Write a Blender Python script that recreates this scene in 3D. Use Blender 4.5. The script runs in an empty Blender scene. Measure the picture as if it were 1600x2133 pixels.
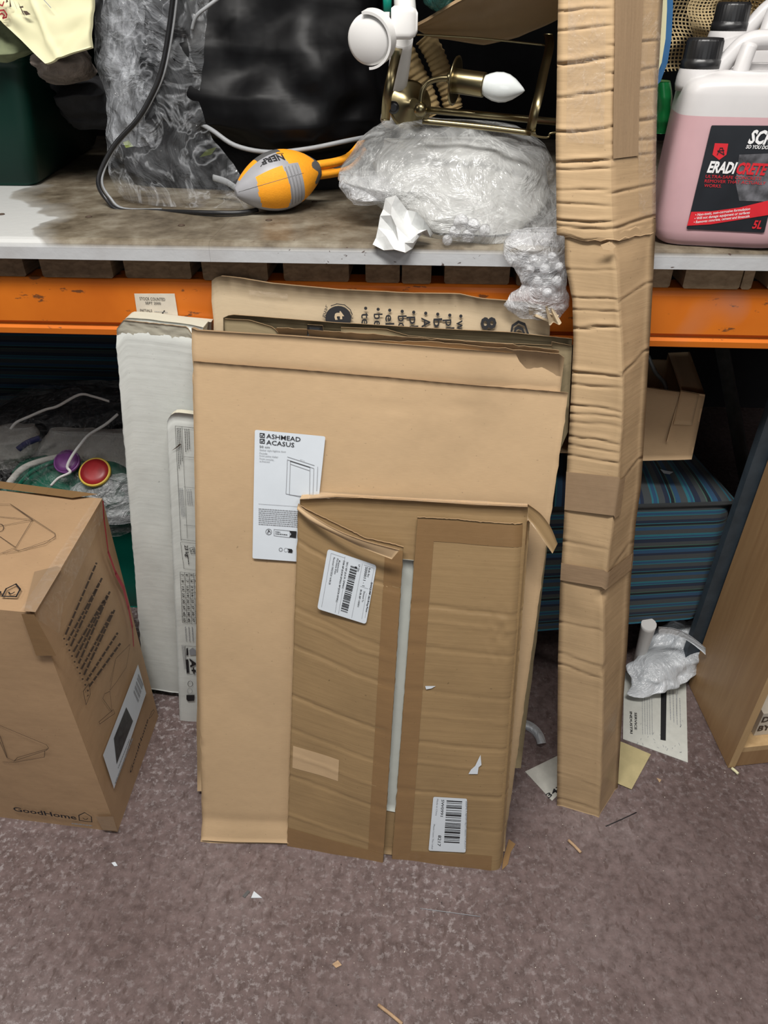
import bpy, math, random
from mathutils import Vector, Matrix, noise
random.seed(7)
R = math.radians
SC = bpy.context.scene
COL = SC.collection
# ------------------------------------------------------------------ camera, world, lights, exposure
H, F, PITCH, YAW = 1.42, 1500.0, 35.0, 3.2
cam_d = bpy.data.cameras.new('camera'); cam = bpy.data.objects.new('camera', cam_d); COL.objects.link(cam)
cam.location = (0, 0, H); cam.rotation_euler = (R(90 - PITCH), 0, R(YAW))
cam_d.sensor_fit = 'VERTICAL'; cam_d.sensor_height = 36; cam_d.lens = 36 * F / 2133; cam_d.clip_start = .01
SC.camera = cam
SC.view_settings.view_transform = 'Standard'; SC.view_settings.look = 'None'
SC.view_settings.gamma = 1; SC.view_settings.use_curve_mapping = False; SC.view_settings.exposure = 0.0
w = bpy.data.worlds.new('world'); SC.world = w; w.use_nodes = True
w.node_tree.nodes['Background'].inputs[0].default_value = (.75, .85, 1, 1)
w.node_tree.nodes['Background'].inputs[1].default_value = .045


def area(name, loc, size, power, aim, color=(1, .97, .93)):
    d = bpy.data.lights.new(name, 'AREA'); d.shape = 'RECTANGLE'; d.size, d.size_y = size; d.energy = power; d.color = color
    o = bpy.data.objects.new(name, d); COL.objects.link(o); o.location = loc
    o.rotation_euler = (Vector(aim) - Vector(loc)).to_track_quat('-Z', 'Y').to_euler(); return o


area('ceiling_tube_light_over_aisle', (-.15, .12, 3.0), (1.5, .3), 74, (0, .9, .5))
area('ceiling_tube_light_aisle_far', (1.9, -.2, 3.0), (1.5, .3), 17, (.6, 1.1, .5))
area('ceiling_tube_light_aisle_near', (-2.3, -.2, 3.0), (1.5, .3), 17, (-.6, 1.1, .5))
area('broad_front_light', (.2, -2.3, 1.7), (2.2, 1.6), 13, (0, 1.2, .9), (.95, .98, 1))  # broad, slightly cool area light from behind the camera

FWD = Vector((-math.sin(R(YAW)) * math.cos(R(PITCH)), math.cos(R(YAW)) * math.cos(R(PITCH)), -math.sin(R(PITCH))))
RT = Vector((math.cos(R(YAW)), math.sin(R(YAW)), 0)); UP = RT.cross(FWD); C0 = Vector((0, 0, H))


def ray(x, y): return RT * ((x - 800) / F) + UP * (-(y - 1066.5) / F) + FWD


def at(x, y, Y=None, z=None):
    d = ray(x, y)
    return C0 + d * ((Y / d.y) if Y is not None else ((z - H) / d.z))


def ax(px, Y, z):
    k = px - 800; dz = z - H
    X = (k * (FWD.y * Y + FWD.z * dz) - F * (RT.y * Y)) / (F * RT.x - k * FWD.x)
    return Vector((X, Y, z))


class Plane:
    def __init__(s, a, b, c):
        s.p = Vector(a); n = (Vector(b) - s.p).cross(Vector(c) - s.p).normalized()
        if n.dot(C0 - s.p) < 0: n = -n
        s.n = n

    def px(s, x, y, off=0.0):
        d = ray(x, y); return C0 + d * ((s.p - C0).dot(s.n) / d.dot(s.n)) + s.n * off

    def moved(s, off):
        q = Plane.__new__(Plane); q.p = s.p + s.n * off; q.n = s.n.copy(); return q


def nz(x, y=0., z=0.): return noise.noise(Vector((x, y, z)))


def lerp(a, b, t): return a + (b - a) * t


def interp(tab, v):
    # tab [(v, a, b, ...)] ascending
    if v <= tab[0][0]: return tab[0][1:]
    for p, q in zip(tab, tab[1:]):
        if v <= q[0]:
            t = (v - p[0]) / (q[0] - p[0])
            return tuple(lerp(i, j, t) for i, j in zip(p[1:], q[1:]))
    return tab[-1][1:]


def poly_at(pts, s):
    L = [0]
    for a, b in zip(pts, pts[1:]): L.append(L[-1] + (Vector(b) - Vector(a)).length)
    v = s * L[-1]
    for i in range(len(pts) - 1):
        if v <= L[i + 1] + 1e-9:
            return Vector(pts[i]).lerp(Vector(pts[i + 1]), (v - L[i]) / max(1e-9, L[i + 1] - L[i]))
    return Vector(pts[-1])


# ------------------------------------------------------------------ materials
def newmat(name):
    m = bpy.data.materials.new(name); m.use_nodes = True; nt = m.node_tree
    for n in list(nt.nodes): nt.nodes.remove(n)
    out = nt.nodes.new('ShaderNodeOutputMaterial'); b = nt.nodes.new('ShaderNodeBsdfPrincipled')
    nt.links.new(b.outputs[0], out.inputs[0]); return m, nt, b, out


def N(nt, typ, **k):
    n = nt.nodes.new(typ)
    for a, v in k.items():
        if a.startswith('i_'):
            key = a[2:].replace('_', ' '); n.inputs[key].default_value = v
        else: setattr(n, a, v)
    return n


def ramp(nt, fac, stops, interp_='LINEAR'):
    r = nt.nodes.new('ShaderNodeValToRGB'); r.color_ramp.interpolation = interp_
    e = r.color_ramp.elements
    while len(e) < len(stops): e.new(.5)
    for i, (p, c) in enumerate(stops):
        e[i].position = p; e[i].color = (c[0], c[1], c[2], 1) if not isinstance(c, (int, float)) else (c, c, c, 1)
    nt.links.new(fac, r.inputs[0]); return r.outputs[0]


def mix(nt, fac, a, b, mode='MIX'):
    n = nt.nodes.new('ShaderNodeMix'); n.data_type = 'RGBA'; n.blend_type = mode
    for s, v in ((0, fac), (6, a), (7, b)):
        if hasattr(v, 'links'): nt.links.new(v, n.inputs[s])
        elif s == 0: n.inputs[0].default_value = v
        else: n.inputs[s].default_value = (v[0], v[1], v[2], 1)
    return n.outputs[2]


def mapped(nt, src, scale, rot=(0, 0, 0)):
    tc = N(nt, 'ShaderNodeTexCoord'); mp = N(nt, 'ShaderNodeMapping'); mp.inputs['Scale'].default_value = scale
    mp.inputs['Rotation'].default_value = rot
    nt.links.new(tc.outputs[src], mp.inputs[0]); return mp.outputs[0]


def nnoise(nt, vec, scale, detail=3, rough=.55, dist=0):
    n = N(nt, 'ShaderNodeTexNoise'); n.inputs['Scale'].default_value = scale; n.inputs['Detail'].default_value = detail
    n.inputs['Roughness'].default_value = rough; n.inputs['Distortion'].default_value = dist
    nt.links.new(vec, n.inputs['Vector']); return n.outputs[0]


def bump(nt, b, h, dist=.001, strength=1.0, prev=None):
    n = N(nt, 'ShaderNodeBump'); n.inputs['Strength'].default_value = strength; n.inputs['Distance'].default_value = dist
    nt.links.new(h, n.inputs['Height'])
    if prev: nt.links.new(prev, n.inputs['Normal'])
    nt.links.new(n.outputs[0], b.inputs['Normal']); return n.outputs[0]


def kraft(name, col, rough=.75, flute=1, crease=.3, coat=0, stain=.25, src='UV'):
    m, nt, b, o = newmat(name)
    uv = mapped(nt, src, (1, 1, 1)); st = mapped(nt, src, (3, 70, 3) if flute == 1 else (70, 3, 70))
    big = nnoise(nt, uv, 5, 4); fib = nnoise(nt, mapped(nt, src, (60, 600, 60)), 1.2, 2)
    dk = tuple(c * (1 - stain) for c in col); lt = tuple(min(1, c * (1 + stain * .35)) for c in col)
    c = ramp(nt, big, [(.3, dk), (.5, col), (.72, lt)])
    c = mix(nt, .35, c, ramp(nt, fib, [(.3, .82), (.7, 1.0)]), 'MULTIPLY')
    sp = nnoise(nt, uv, 160, 2)
    c = mix(nt, 1, c, ramp(nt, sp, [(.22, .62), (.30, 1.0)]), 'MULTIPLY')
    nt.links.new(c, b.inputs['Base Color']); b.inputs['Roughness'].default_value = rough
    b.inputs['Specular IOR Level'].default_value = .3
    if coat: b.inputs['Coat Weight'].default_value = coat; b.inputs['Coat Roughness'].default_value = .22
    bn = bump(nt, b, nnoise(nt, st, 1.0, 3), .004, crease)
    bump(nt, b, nnoise(nt, uv, 9, 3), .01, .25, bn)
    return m


def plain(name, col, rough=.6, metal=0, spec=.5, var=.1, scale=30, bmp=0, bscale=60, coat=0, trans=0, sub=0):
    m, nt, b, o = newmat(name)
    oc = mapped(nt, 'Object', (1, 1, 1))
    c = ramp(nt, nnoise(nt, oc, scale, 4), [(.3, tuple(x * (1 - var) for x in col)), (.7, tuple(min(1, x * (1 + var)) for x in col))])
    nt.links.new(c, b.inputs['Base Color']); b.inputs['Roughness'].default_value = rough; b.inputs['Metallic'].default_value = metal
    b.inputs['Specular IOR Level'].default_value = spec; b.inputs['Coat Weight'].default_value = coat
    b.inputs['Transmission Weight'].default_value = trans
    if sub: b.inputs['Subsurface Weight'].default_value = sub; b.inputs['Subsurface Radius'].default_value = (.03, .03, .03)
    if bmp: bump(nt, b, nnoise(nt, oc, bscale, 3), .01, bmp)
    return m


def film(name, fac=.25, col=(.9, .92, .95), rough=.12, bscale=14, bstr=.9, bubbles=False, haze=(.1, .6)):
    m, nt, b, o = newmat(name)
    oc = mapped(nt, 'Object', (1, 1, 1))
    b.inputs['Base Color'].default_value = (*col, 1); b.inputs['Roughness'].default_value = rough
    b.inputs['Specular IOR Level'].default_value = .9
    n1 = nnoise(nt, oc, bscale, 5, .6, 1.5)
    if bubbles:
        v = N(nt, 'ShaderNodeTexVoronoi'); v.inputs['Scale'].default_value = 70; v.feature = 'SMOOTH_F1'; nt.links.new(oc, v.inputs['Vector'])
        hh = ramp(nt, v.outputs[0], [(.0, 1.0), (.35, .75), (.6, 0.)])
        bn = bump(nt, b, hh, .003, .7); bump(nt, b, n1, .03, bstr, bn)
    else: bump(nt, b, n1, .03, bstr)
    tr = N(nt, 'ShaderNodeBsdfTransparent'); ms = N(nt, 'ShaderNodeMixShader')
    f = ramp(nt, n1, [(.35, max(0, fac + haze[0] - .1)), (.68, min(1, fac + haze[1]))])
    n2 = nnoise(nt, oc, bscale * 1.3, 3, .6, .9)
    ln = ramp(nt, n2, [(.47, 0.), (.5, .14 if not bubbles else .2), (.53, 0.)]); ad = N(nt, 'ShaderNodeMath', operation='ADD', use_clamp=True)
    nt.links.new(f, ad.inputs[0]); nt.links.new(ln, ad.inputs[1]); f = ad.outputs[0]
    nt.links.new(f, ms.inputs[0]); nt.links.new(tr.outputs[0], ms.inputs[1]); nt.links.new(b.outputs[0], ms.inputs[2])
    nt.links.new(ms.outputs[0], o.inputs[0]); return m


def stripes(name, axis, freq, dim=1.0):
    m, nt, b, o = newmat(name)
    uv = mapped(nt, 'UV', (1, 1, 1)); sx = N(nt, 'ShaderNodeSeparateXYZ'); nt.links.new(uv, sx.inputs[0])
    mu = N(nt, 'ShaderNodeMath', operation='MULTIPLY'); mu.inputs[1].default_value = freq; nt.links.new(sx.outputs[axis], mu.inputs[0])
    fr = N(nt, 'ShaderNodeMath', operation='FRACT'); nt.links.new(mu.outputs[0], fr.inputs[0])
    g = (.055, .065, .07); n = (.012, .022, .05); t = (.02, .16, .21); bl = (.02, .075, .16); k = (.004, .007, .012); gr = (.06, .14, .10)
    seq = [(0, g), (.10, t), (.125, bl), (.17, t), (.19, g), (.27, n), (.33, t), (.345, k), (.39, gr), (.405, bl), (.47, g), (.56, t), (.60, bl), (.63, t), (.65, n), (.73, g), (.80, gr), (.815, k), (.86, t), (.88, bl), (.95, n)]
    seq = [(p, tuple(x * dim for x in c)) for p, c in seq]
    c = ramp(nt, fr.outputs[0], seq, 'CONSTANT')
    c = mix(nt, .5, c, ramp(nt, nnoise(nt, mapped(nt, 'UV', (900, 900, 900)), 1, 1), [(.3, .6), (.7, 1.0)]), 'MULTIPLY')
    nt.links.new(c, b.inputs['Base Color']); b.inputs['Roughness'].default_value = .9
    b.inputs['Sheen Weight'].default_value = .15; return m


M = {}
M['sheet'] = kraft('kraft_sheet', (.53, .37, .215), .78, 2, .05, stain=.10)
M['sheet_in'] = kraft('kraft_inner_grey', (.27, .215, .125), .85, 1, .2, stain=.15)
M['front'] = kraft('kraft_brown_box', (.325, .215, .105), .5, 1, .22, coat=.25, stain=.12)
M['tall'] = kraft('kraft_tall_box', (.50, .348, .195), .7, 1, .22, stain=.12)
M['tallr'] = kraft('kraft_tall_box_tape_shade_side', (.44, .300, .168), .55, 1, .22, coat=.2, stain=.12)  # glossy darker copy of the tall kraft, shade put into the right face
M['gh'] = kraft('kraft_goodhome', (.44, .285, .16), .7, 1, .05, coat=.15, stain=.08)
M['back'] = kraft('kraft_printed_back', (.52, .41, .27), .7, 1, .1, stain=.12)
M['edge'] = kraft('board_cut_edge', (.40, .27, .15), .9, 2, .5, stain=.4)
M['tape'] = kraft('brown_parcel_tape', (.26, .155, .07), .28, 1, .10, coat=.6, stain=.08)
M['tape_l'] = kraft('faded_tape_and_shading', (.33, .225, .135), .3, 1, .12, coat=.6, stain=.1)  # tone also darkened to match the shading strip on the tall carton
M['ctape'] = film('clear_parcel_tape', .0, (.62, .52, .42), .10, 18, .35, haze=(.13, .17))
M['bag'] = None
M['ink'] = plain('black_ink', (.012, .012, .014), .6, var=.05)
M['inkb'] = plain('brown_ink', (.07, .045, .03), .7, var=.05)
M['inkg'] = plain('grey_ink', (.30, .31, .33), .7, var=.05)
M['red'] = plain('red_marker', (.36, .02, .035), .5)
M['paper'] = plain('white_paper_label', (.66, .71, .76), .45, var=.02)
M['cream'] = plain('cream_paper', (.72, .69, .44), .6, var=.05, scale=8)
M['stock'] = plain('aged_sticker_paper', (.66, .60, .50), .6, var=.08, scale=40)
M['wbox'] = kraft('white_corrugated_board', (.72, .74, .70), .6, 1, .12, stain=.06)
M['wboxd'] = kraft('yellowed_white_board', (.60, .57, .46), .7, 1, .2, stain=.15)
M['foam'] = plain('white_foam_board', (.46, .48, .44), .7, var=.05)
M['white_pl'] = plain('white_plastic', (.74, .73, .71), .35, var=.02)
M['black_pl'] = plain('black_plastic', (.012, .012, .013), .35, var=.1)
M['brass'] = plain('antique_brass', (.27, .225, .125), .3, 1, var=.15, scale=12)
M['bulb'] = plain('opal_glass', (.72, .76, .75), .12, var=.01, coat=.6)
M['orange_ball'] = plain('orange_foam', (.92, .36, .012), .7, var=.05, scale=200, bmp=.1, bscale=500)
M['grey_ball'] = plain('silver_foam', (.34, .34, .36), .45, var=.08)
M['dgrey_ball'] = plain('dark_grey_foam', (.10, .10, .10), .5, var=.08)
M['greencrate'] = plain('dark_green_plastic', (.0015, .020, .014), .45, spec=.25, var=.15, scale=6)
M['teal'] = plain('teal_plastic', (.004, .21, .15), .35, var=.08, scale=8)
M['tealc'] = plain('green_fabric', (.004, .14, .085), .55, var=.2, scale=9)
M['black_cloth'] = plain('black_coated_fabric', (.0035, .0035, .004), .42, spec=.16, var=.2, bmp=.35, bscale=9)
M['dark_cloth'] = plain('charcoal_cloth', (.016, .016, .018), .9, var=.3, bmp=.5, bscale=25)
M['fur'] = plain('brown_grey_fleece', (.17, .14, .12), 1, var=.4, bmp=.8, bscale=60)
M['grey_pipe'] = plain('grey_piping', (.28, .29, .30), .5)
M['beige'] = plain('beige_crepe', (.27, .19, .085), .9, var=.2, bmp=.3, bscale=60)
M['grey_metal'] = plain('slate_grey_metal', (.055, .075, .095), .5, .3, var=.2)
M['pale_metal'] = plain('pale_metal', (.22, .23, .22), .5, .3, var=.2)
M['bag_film'] = film('clear_bag_film', .0, (.78, .81, .86), .06, 9, 1.0, haze=(.13, .32))
M['heap_film'] = film('clear_heap_film', .0, (.8, .8, .8), .05, 26, 1.0, haze=(.1, .14))
M['bag_clear'] = film('clear_bag_film_thin', .0, (.85, .88, .92), .05, 9, 1.0, haze=(.11, .12))
M['bubble'] = film('bubble_wrap', .22, (.66, .67, .66), .13, 11, .6, True, haze=(.10, .42))
M['bubble_c'] = film('bubble_wrap_clear', .20, (.75, .76, .78), .10, 16, .8, True, haze=(.12, .36))
M['white_bag'] = film('white_carrier_film', .62, (.74, .78, .82), .3, 9, .6, haze=(.1, .38))
M['white_paper'] = plain('white_tissue_paper', (.66, .67, .66), .55, var=.03, bmp=.3, bscale=30)
M['white_cloth'] = plain('white_cloth', (.60, .58, .54), .9, var=.12, scale=14, bmp=.6, bscale=30)
M['purple'] = plain('purple_vinyl', (.16, .045, .19), .4, var=.3, scale=30)
M['redv'] = plain('red_vinyl', (.30, .015, .018), .4, var=.25, scale=30)
M['yellow'] = plain('yellow_trim', (.6, .42, .06), .5)
M['navy'] = plain('navy_print', (.03, .03, .14), .5)
M['blue'] = plain('blue_plastic', (.03, .13, .30), .5)
M['ply'] = plain('debris_wood', (.48, .32, .19), .8, var=.2, scale=120)
M['stripe_top'] = stripes('striped_fabric_lengthwise', 0, 3.2)
M['stripe_side'] = stripes('striped_fabric_crosswise', 1, 2.7)
M['stripe_dim'] = stripes('striped_fabric_dimmed', 1, 5.5, .5)  # same stripes dimmed, putting shade into the left seat's fabric


def floor_mat():
    m, nt, b, o = newmat('painted_concrete')
    oc = mapped(nt, 'Object', (1, 1, 1)); st = mapped(nt, 'Object', (1.0, .45, 1), (0, 0, R(20)))
    c = ramp(nt, nnoise(nt, oc, 3.5, 4), [(.3, (.118, .083, .078)), (.52, (.155, .113, .108)), (.75, (.195, .152, .147))])
    mot = ramp(nt, nnoise(nt, oc, 48, 4, .65), [(.36, (.74, .72, .71)), (.50, (1, 1, 1)), (.66, (1.22, 1.22, 1.23))])
    c = mix(nt, 1, c, mot, 'MULTIPLY')
    lightp = ramp(nt, nnoise(nt, oc, 2.1, 2), [(.40, .25), (.62, 1.)])
    fl = ramp(nt, nnoise(nt, oc, 84, 5, .7), [(.52, 0.), (.62, 1.)])
    mu = N(nt, 'ShaderNodeMath', operation='MULTIPLY'); nt.links.new(fl, mu.inputs[0]); nt.links.new(lightp, mu.inputs[1])
    mu2 = N(nt, 'ShaderNodeMath', operation='MULTIPLY'); nt.links.new(mu.outputs[0], mu2.inputs[0])
    sx = N(nt, 'ShaderNodeSeparateXYZ'); nt.links.new(oc, sx.inputs[0])
    lf = ramp(nt, ((lambda q: (nt.links.new(sx.outputs[0], q.inputs[0]), q.outputs[0])[1])(N(nt, 'ShaderNodeMapRange', i_From_Min=-.9, i_From_Max=.7))), [(0, .95), (1, .35)])
    nt.links.new(lf, mu2.inputs[1])
    c = mix(nt, mu2.outputs[0], c, (.40, .36, .36))
    dk = ramp(nt, nnoise(nt, st, 80, 2, .5), [(.62, 0.), (.68, .55)])
    c = mix(nt, dk, c, (.085, .055, .048))
    dk2 = ramp(nt, nnoise(nt, oc, 120, 2, .5), [(.72, 0.), (.75, .8)])
    c = mix(nt, dk2, c, (.04, .03, .03))
    sp = ramp(nt, nnoise(nt, oc, 210, 1, .5), [(.765, 0.), (.785, 1.)])
    c = mix(nt, sp, c, (.62, .57, .5))
    nt.links.new(c, b.inputs['Base Color']); b.inputs['Roughness'].default_value = .55
    b.inputs['Specular IOR Level'].default_value = .25
    bump(nt, b, nnoise(nt, oc, 90, 4), .002, .35); return m


def deck_mat():
    m, nt, b, o = newmat('stained_white_deck')
    oc = mapped(nt, 'Object', (1, 1, 1)); sx = N(nt, 'ShaderNodeSeparateXYZ'); nt.links.new(oc, sx.inputs[0])
    clean = (.56, .565, .55)
    big = nnoise(nt, oc, 4.2, 3, .6, .4)
    dg = N(nt, 'ShaderNodeVectorMath', operation='DOT_PRODUCT'); dg.inputs[1].default_value = (1.0, .62, 0); nt.links.new(oc, dg.inputs[0])
    mr = N(nt, 'ShaderNodeMapRange', i_From_Min=-.66, i_From_Max=-.40); nt.links.new(dg.outputs['Value'], mr.inputs[0])
    ad = N(nt, 'ShaderNodeMath', operation='ADD'); nt.links.new(big, ad.inputs[0]); nt.links.new(mr.outputs[0], ad.inputs[1])
    s = ramp(nt, ad.outputs[0], [(.68, 0.), (.72, .6), (.95, 1.)])
    c = mix(nt, s, clean, ramp(nt, nnoise(nt, oc, 13, 5, .65), [(.3, (.06, .045, .028)), (.5, (.165, .135, .095)), (.72, (.30, .27, .21))]))
    # the stain stays off the front rolled edge
    zr = N(nt, 'ShaderNodeMapRange', i_From_Min=.018, i_From_Max=.026); nt.links.new(sx.outputs[2], zr.inputs[0])
    c = mix(nt, zr.outputs[0], mix(nt, ramp(nt, nnoise(nt, oc, 7, 3), [(.5, 0.), (.75, .3)]), (.50, .51, .52), (.26, .22, .19)), c)
    ch = ramp(nt, nnoise(nt, mapped(nt, 'Object', (1, 1, 1.6)), 58, 4, .6, .5), [(.66, 0.), (.69, .9)])
    mrx = N(nt, 'ShaderNodeMapRange', i_From_Min=-.45, i_From_Max=-.15); nt.links.new(sx.outputs[0], mrx.inputs[0])
    mm = N(nt, 'ShaderNodeMath', operation='MULTIPLY'); nt.links.new(ch, mm.inputs[0]); nt.links.new(mrx.outputs[0], mm.inputs[1])
    c = mix(nt, mm.outputs[0], c, (.06, .03, .022))
    nt.links.new(c, b.inputs['Base Color']); b.inputs['Roughness'].default_value = .42
    bump(nt, b, nnoise(nt, oc, 60, 3), .002, .3); return m


def beam_mat():
    m, nt, b, o = newmat('orange_rack_paint')
    oc = mapped(nt, 'Object', (1, 1, 1))
    c = ramp(nt, nnoise(nt, oc, 6, 4), [(.3, (.54, .125, .008)), (.7, (.68, .18, .013))])
    d = ramp(nt, nnoise(nt, mapped(nt, 'Object', (.5, 1, 1.6)), 38, 5, .65), [(.625, 0.), (.66, .8)])
    c = mix(nt, d, c, (.06, .035, .02))
    g = ramp(nt, nnoise(nt, oc, 4.3, 2), [(.64, 0.), (.78, .55)])
    c = mix(nt, g, c, (.30, .22, .20))
    nt.links.new(c, b.inputs['Base Color']); b.inputs['Roughness'].default_value = .42; return m


def wood_mat(name, c1, c2, scale=(2, 2, 26), rough=.5):
    m, nt, b, o = newmat(name)
    n = nnoise(nt, mapped(nt, 'Object', scale), 2.2, 4, .6, .6)
    nt.links.new(ramp(nt, n, [(.3, c1), (.7, c2)]), b.inputs['Base Color']); b.inputs['Roughness'].default_value = rough
    bump(nt, b, n, .002, .3); return m


def net_mat():
    m, nt, b, o = newmat('hessian_netting')
    uv = mapped(nt, 'UV', (130, 130, 130)); sx = N(nt, 'ShaderNodeSeparateXYZ')
    wob = N(nt, 'ShaderNodeMix', data_type='VECTOR'); nt.links.new(uv, sx.inputs[0])
    outs = []
    for a in (0, 1):
        f = N(nt, 'ShaderNodeMath', operation='FRACT'); nt.links.new(sx.outputs[a], f.inputs[0])
        g = N(nt, 'ShaderNodeMath', operation='LESS_THAN'); g.inputs[1].default_value = .34; nt.links.new(f.outputs[0], g.inputs[0]); outs.append(g.outputs[0])
    mx = N(nt, 'ShaderNodeMath', operation='MAXIMUM'); nt.links.new(outs[0], mx.inputs[0]); nt.links.new(outs[1], mx.inputs[1])
    b.inputs['Base Color'].default_value = (.42, .32, .17, 1); b.inputs['Roughness'].default_value = .9
    tr = N(nt, 'ShaderNodeBsdfTransparent'); ms = N(nt, 'ShaderNodeMixShader'); nt.links.new(mx.outputs[0], ms.inputs[0])
    nt.links.new(tr.outputs[0], ms.inputs[1]); nt.links.new(b.outputs[0], ms.inputs[2]); nt.links.new(ms.outputs[0], o.inputs[0]); return m


M['floor'] = floor_mat(); M['deck'] = deck_mat(); M['beam'] = beam_mat(); M['net'] = net_mat()
M['slat'] = wood_mat('rough_pallet_wood', (.13, .085, .05), (.24, .165, .10), (30, 3, 60), .85)
M['slat2'] = wood_mat('pale_pallet_wood', (.30, .21, .12), (.46, .34, .21), (30, 3, 60), .85)
M['cab'] = wood_mat('oak_foil', (.33, .19, .085), (.40, .245, .115), (26, 26, 1.5), .45)
M['cab_in'] = wood_mat('pale_oak_foil', (.50, .33, .16), (.60, .41, .21), (26, 26, 1.5), .5)
M['wall'] = plain('dark_painted_block', (.035, .036, .04), .9, var=.3, scale=5)
M['pink'] = plain('pink_liquid_in_plastic', (.57, .36, .38), .32, var=.03, sub=.15)
M['milky'] = plain('milky_plastic', (.58, .565, .56), .30, var=.02, sub=.15)
M['lab_black'] = plain('black_label_print', (.012, .014, .018), .35, var=.2)
M['lab_red'] = plain('red_label_print', (.62, .02, .03), .35)
M['lab_white'] = plain('white_label_print', (.8, .8, .8), .35, var=.02)
M['lab_grey'] = plain('grey_label_print', (.10, .10, .11), .4, var=.7, scale=60)
M['darkpic'] = plain('dark_picture_print', (.035, .04, .04), .4, var=.5, scale=70)


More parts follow.
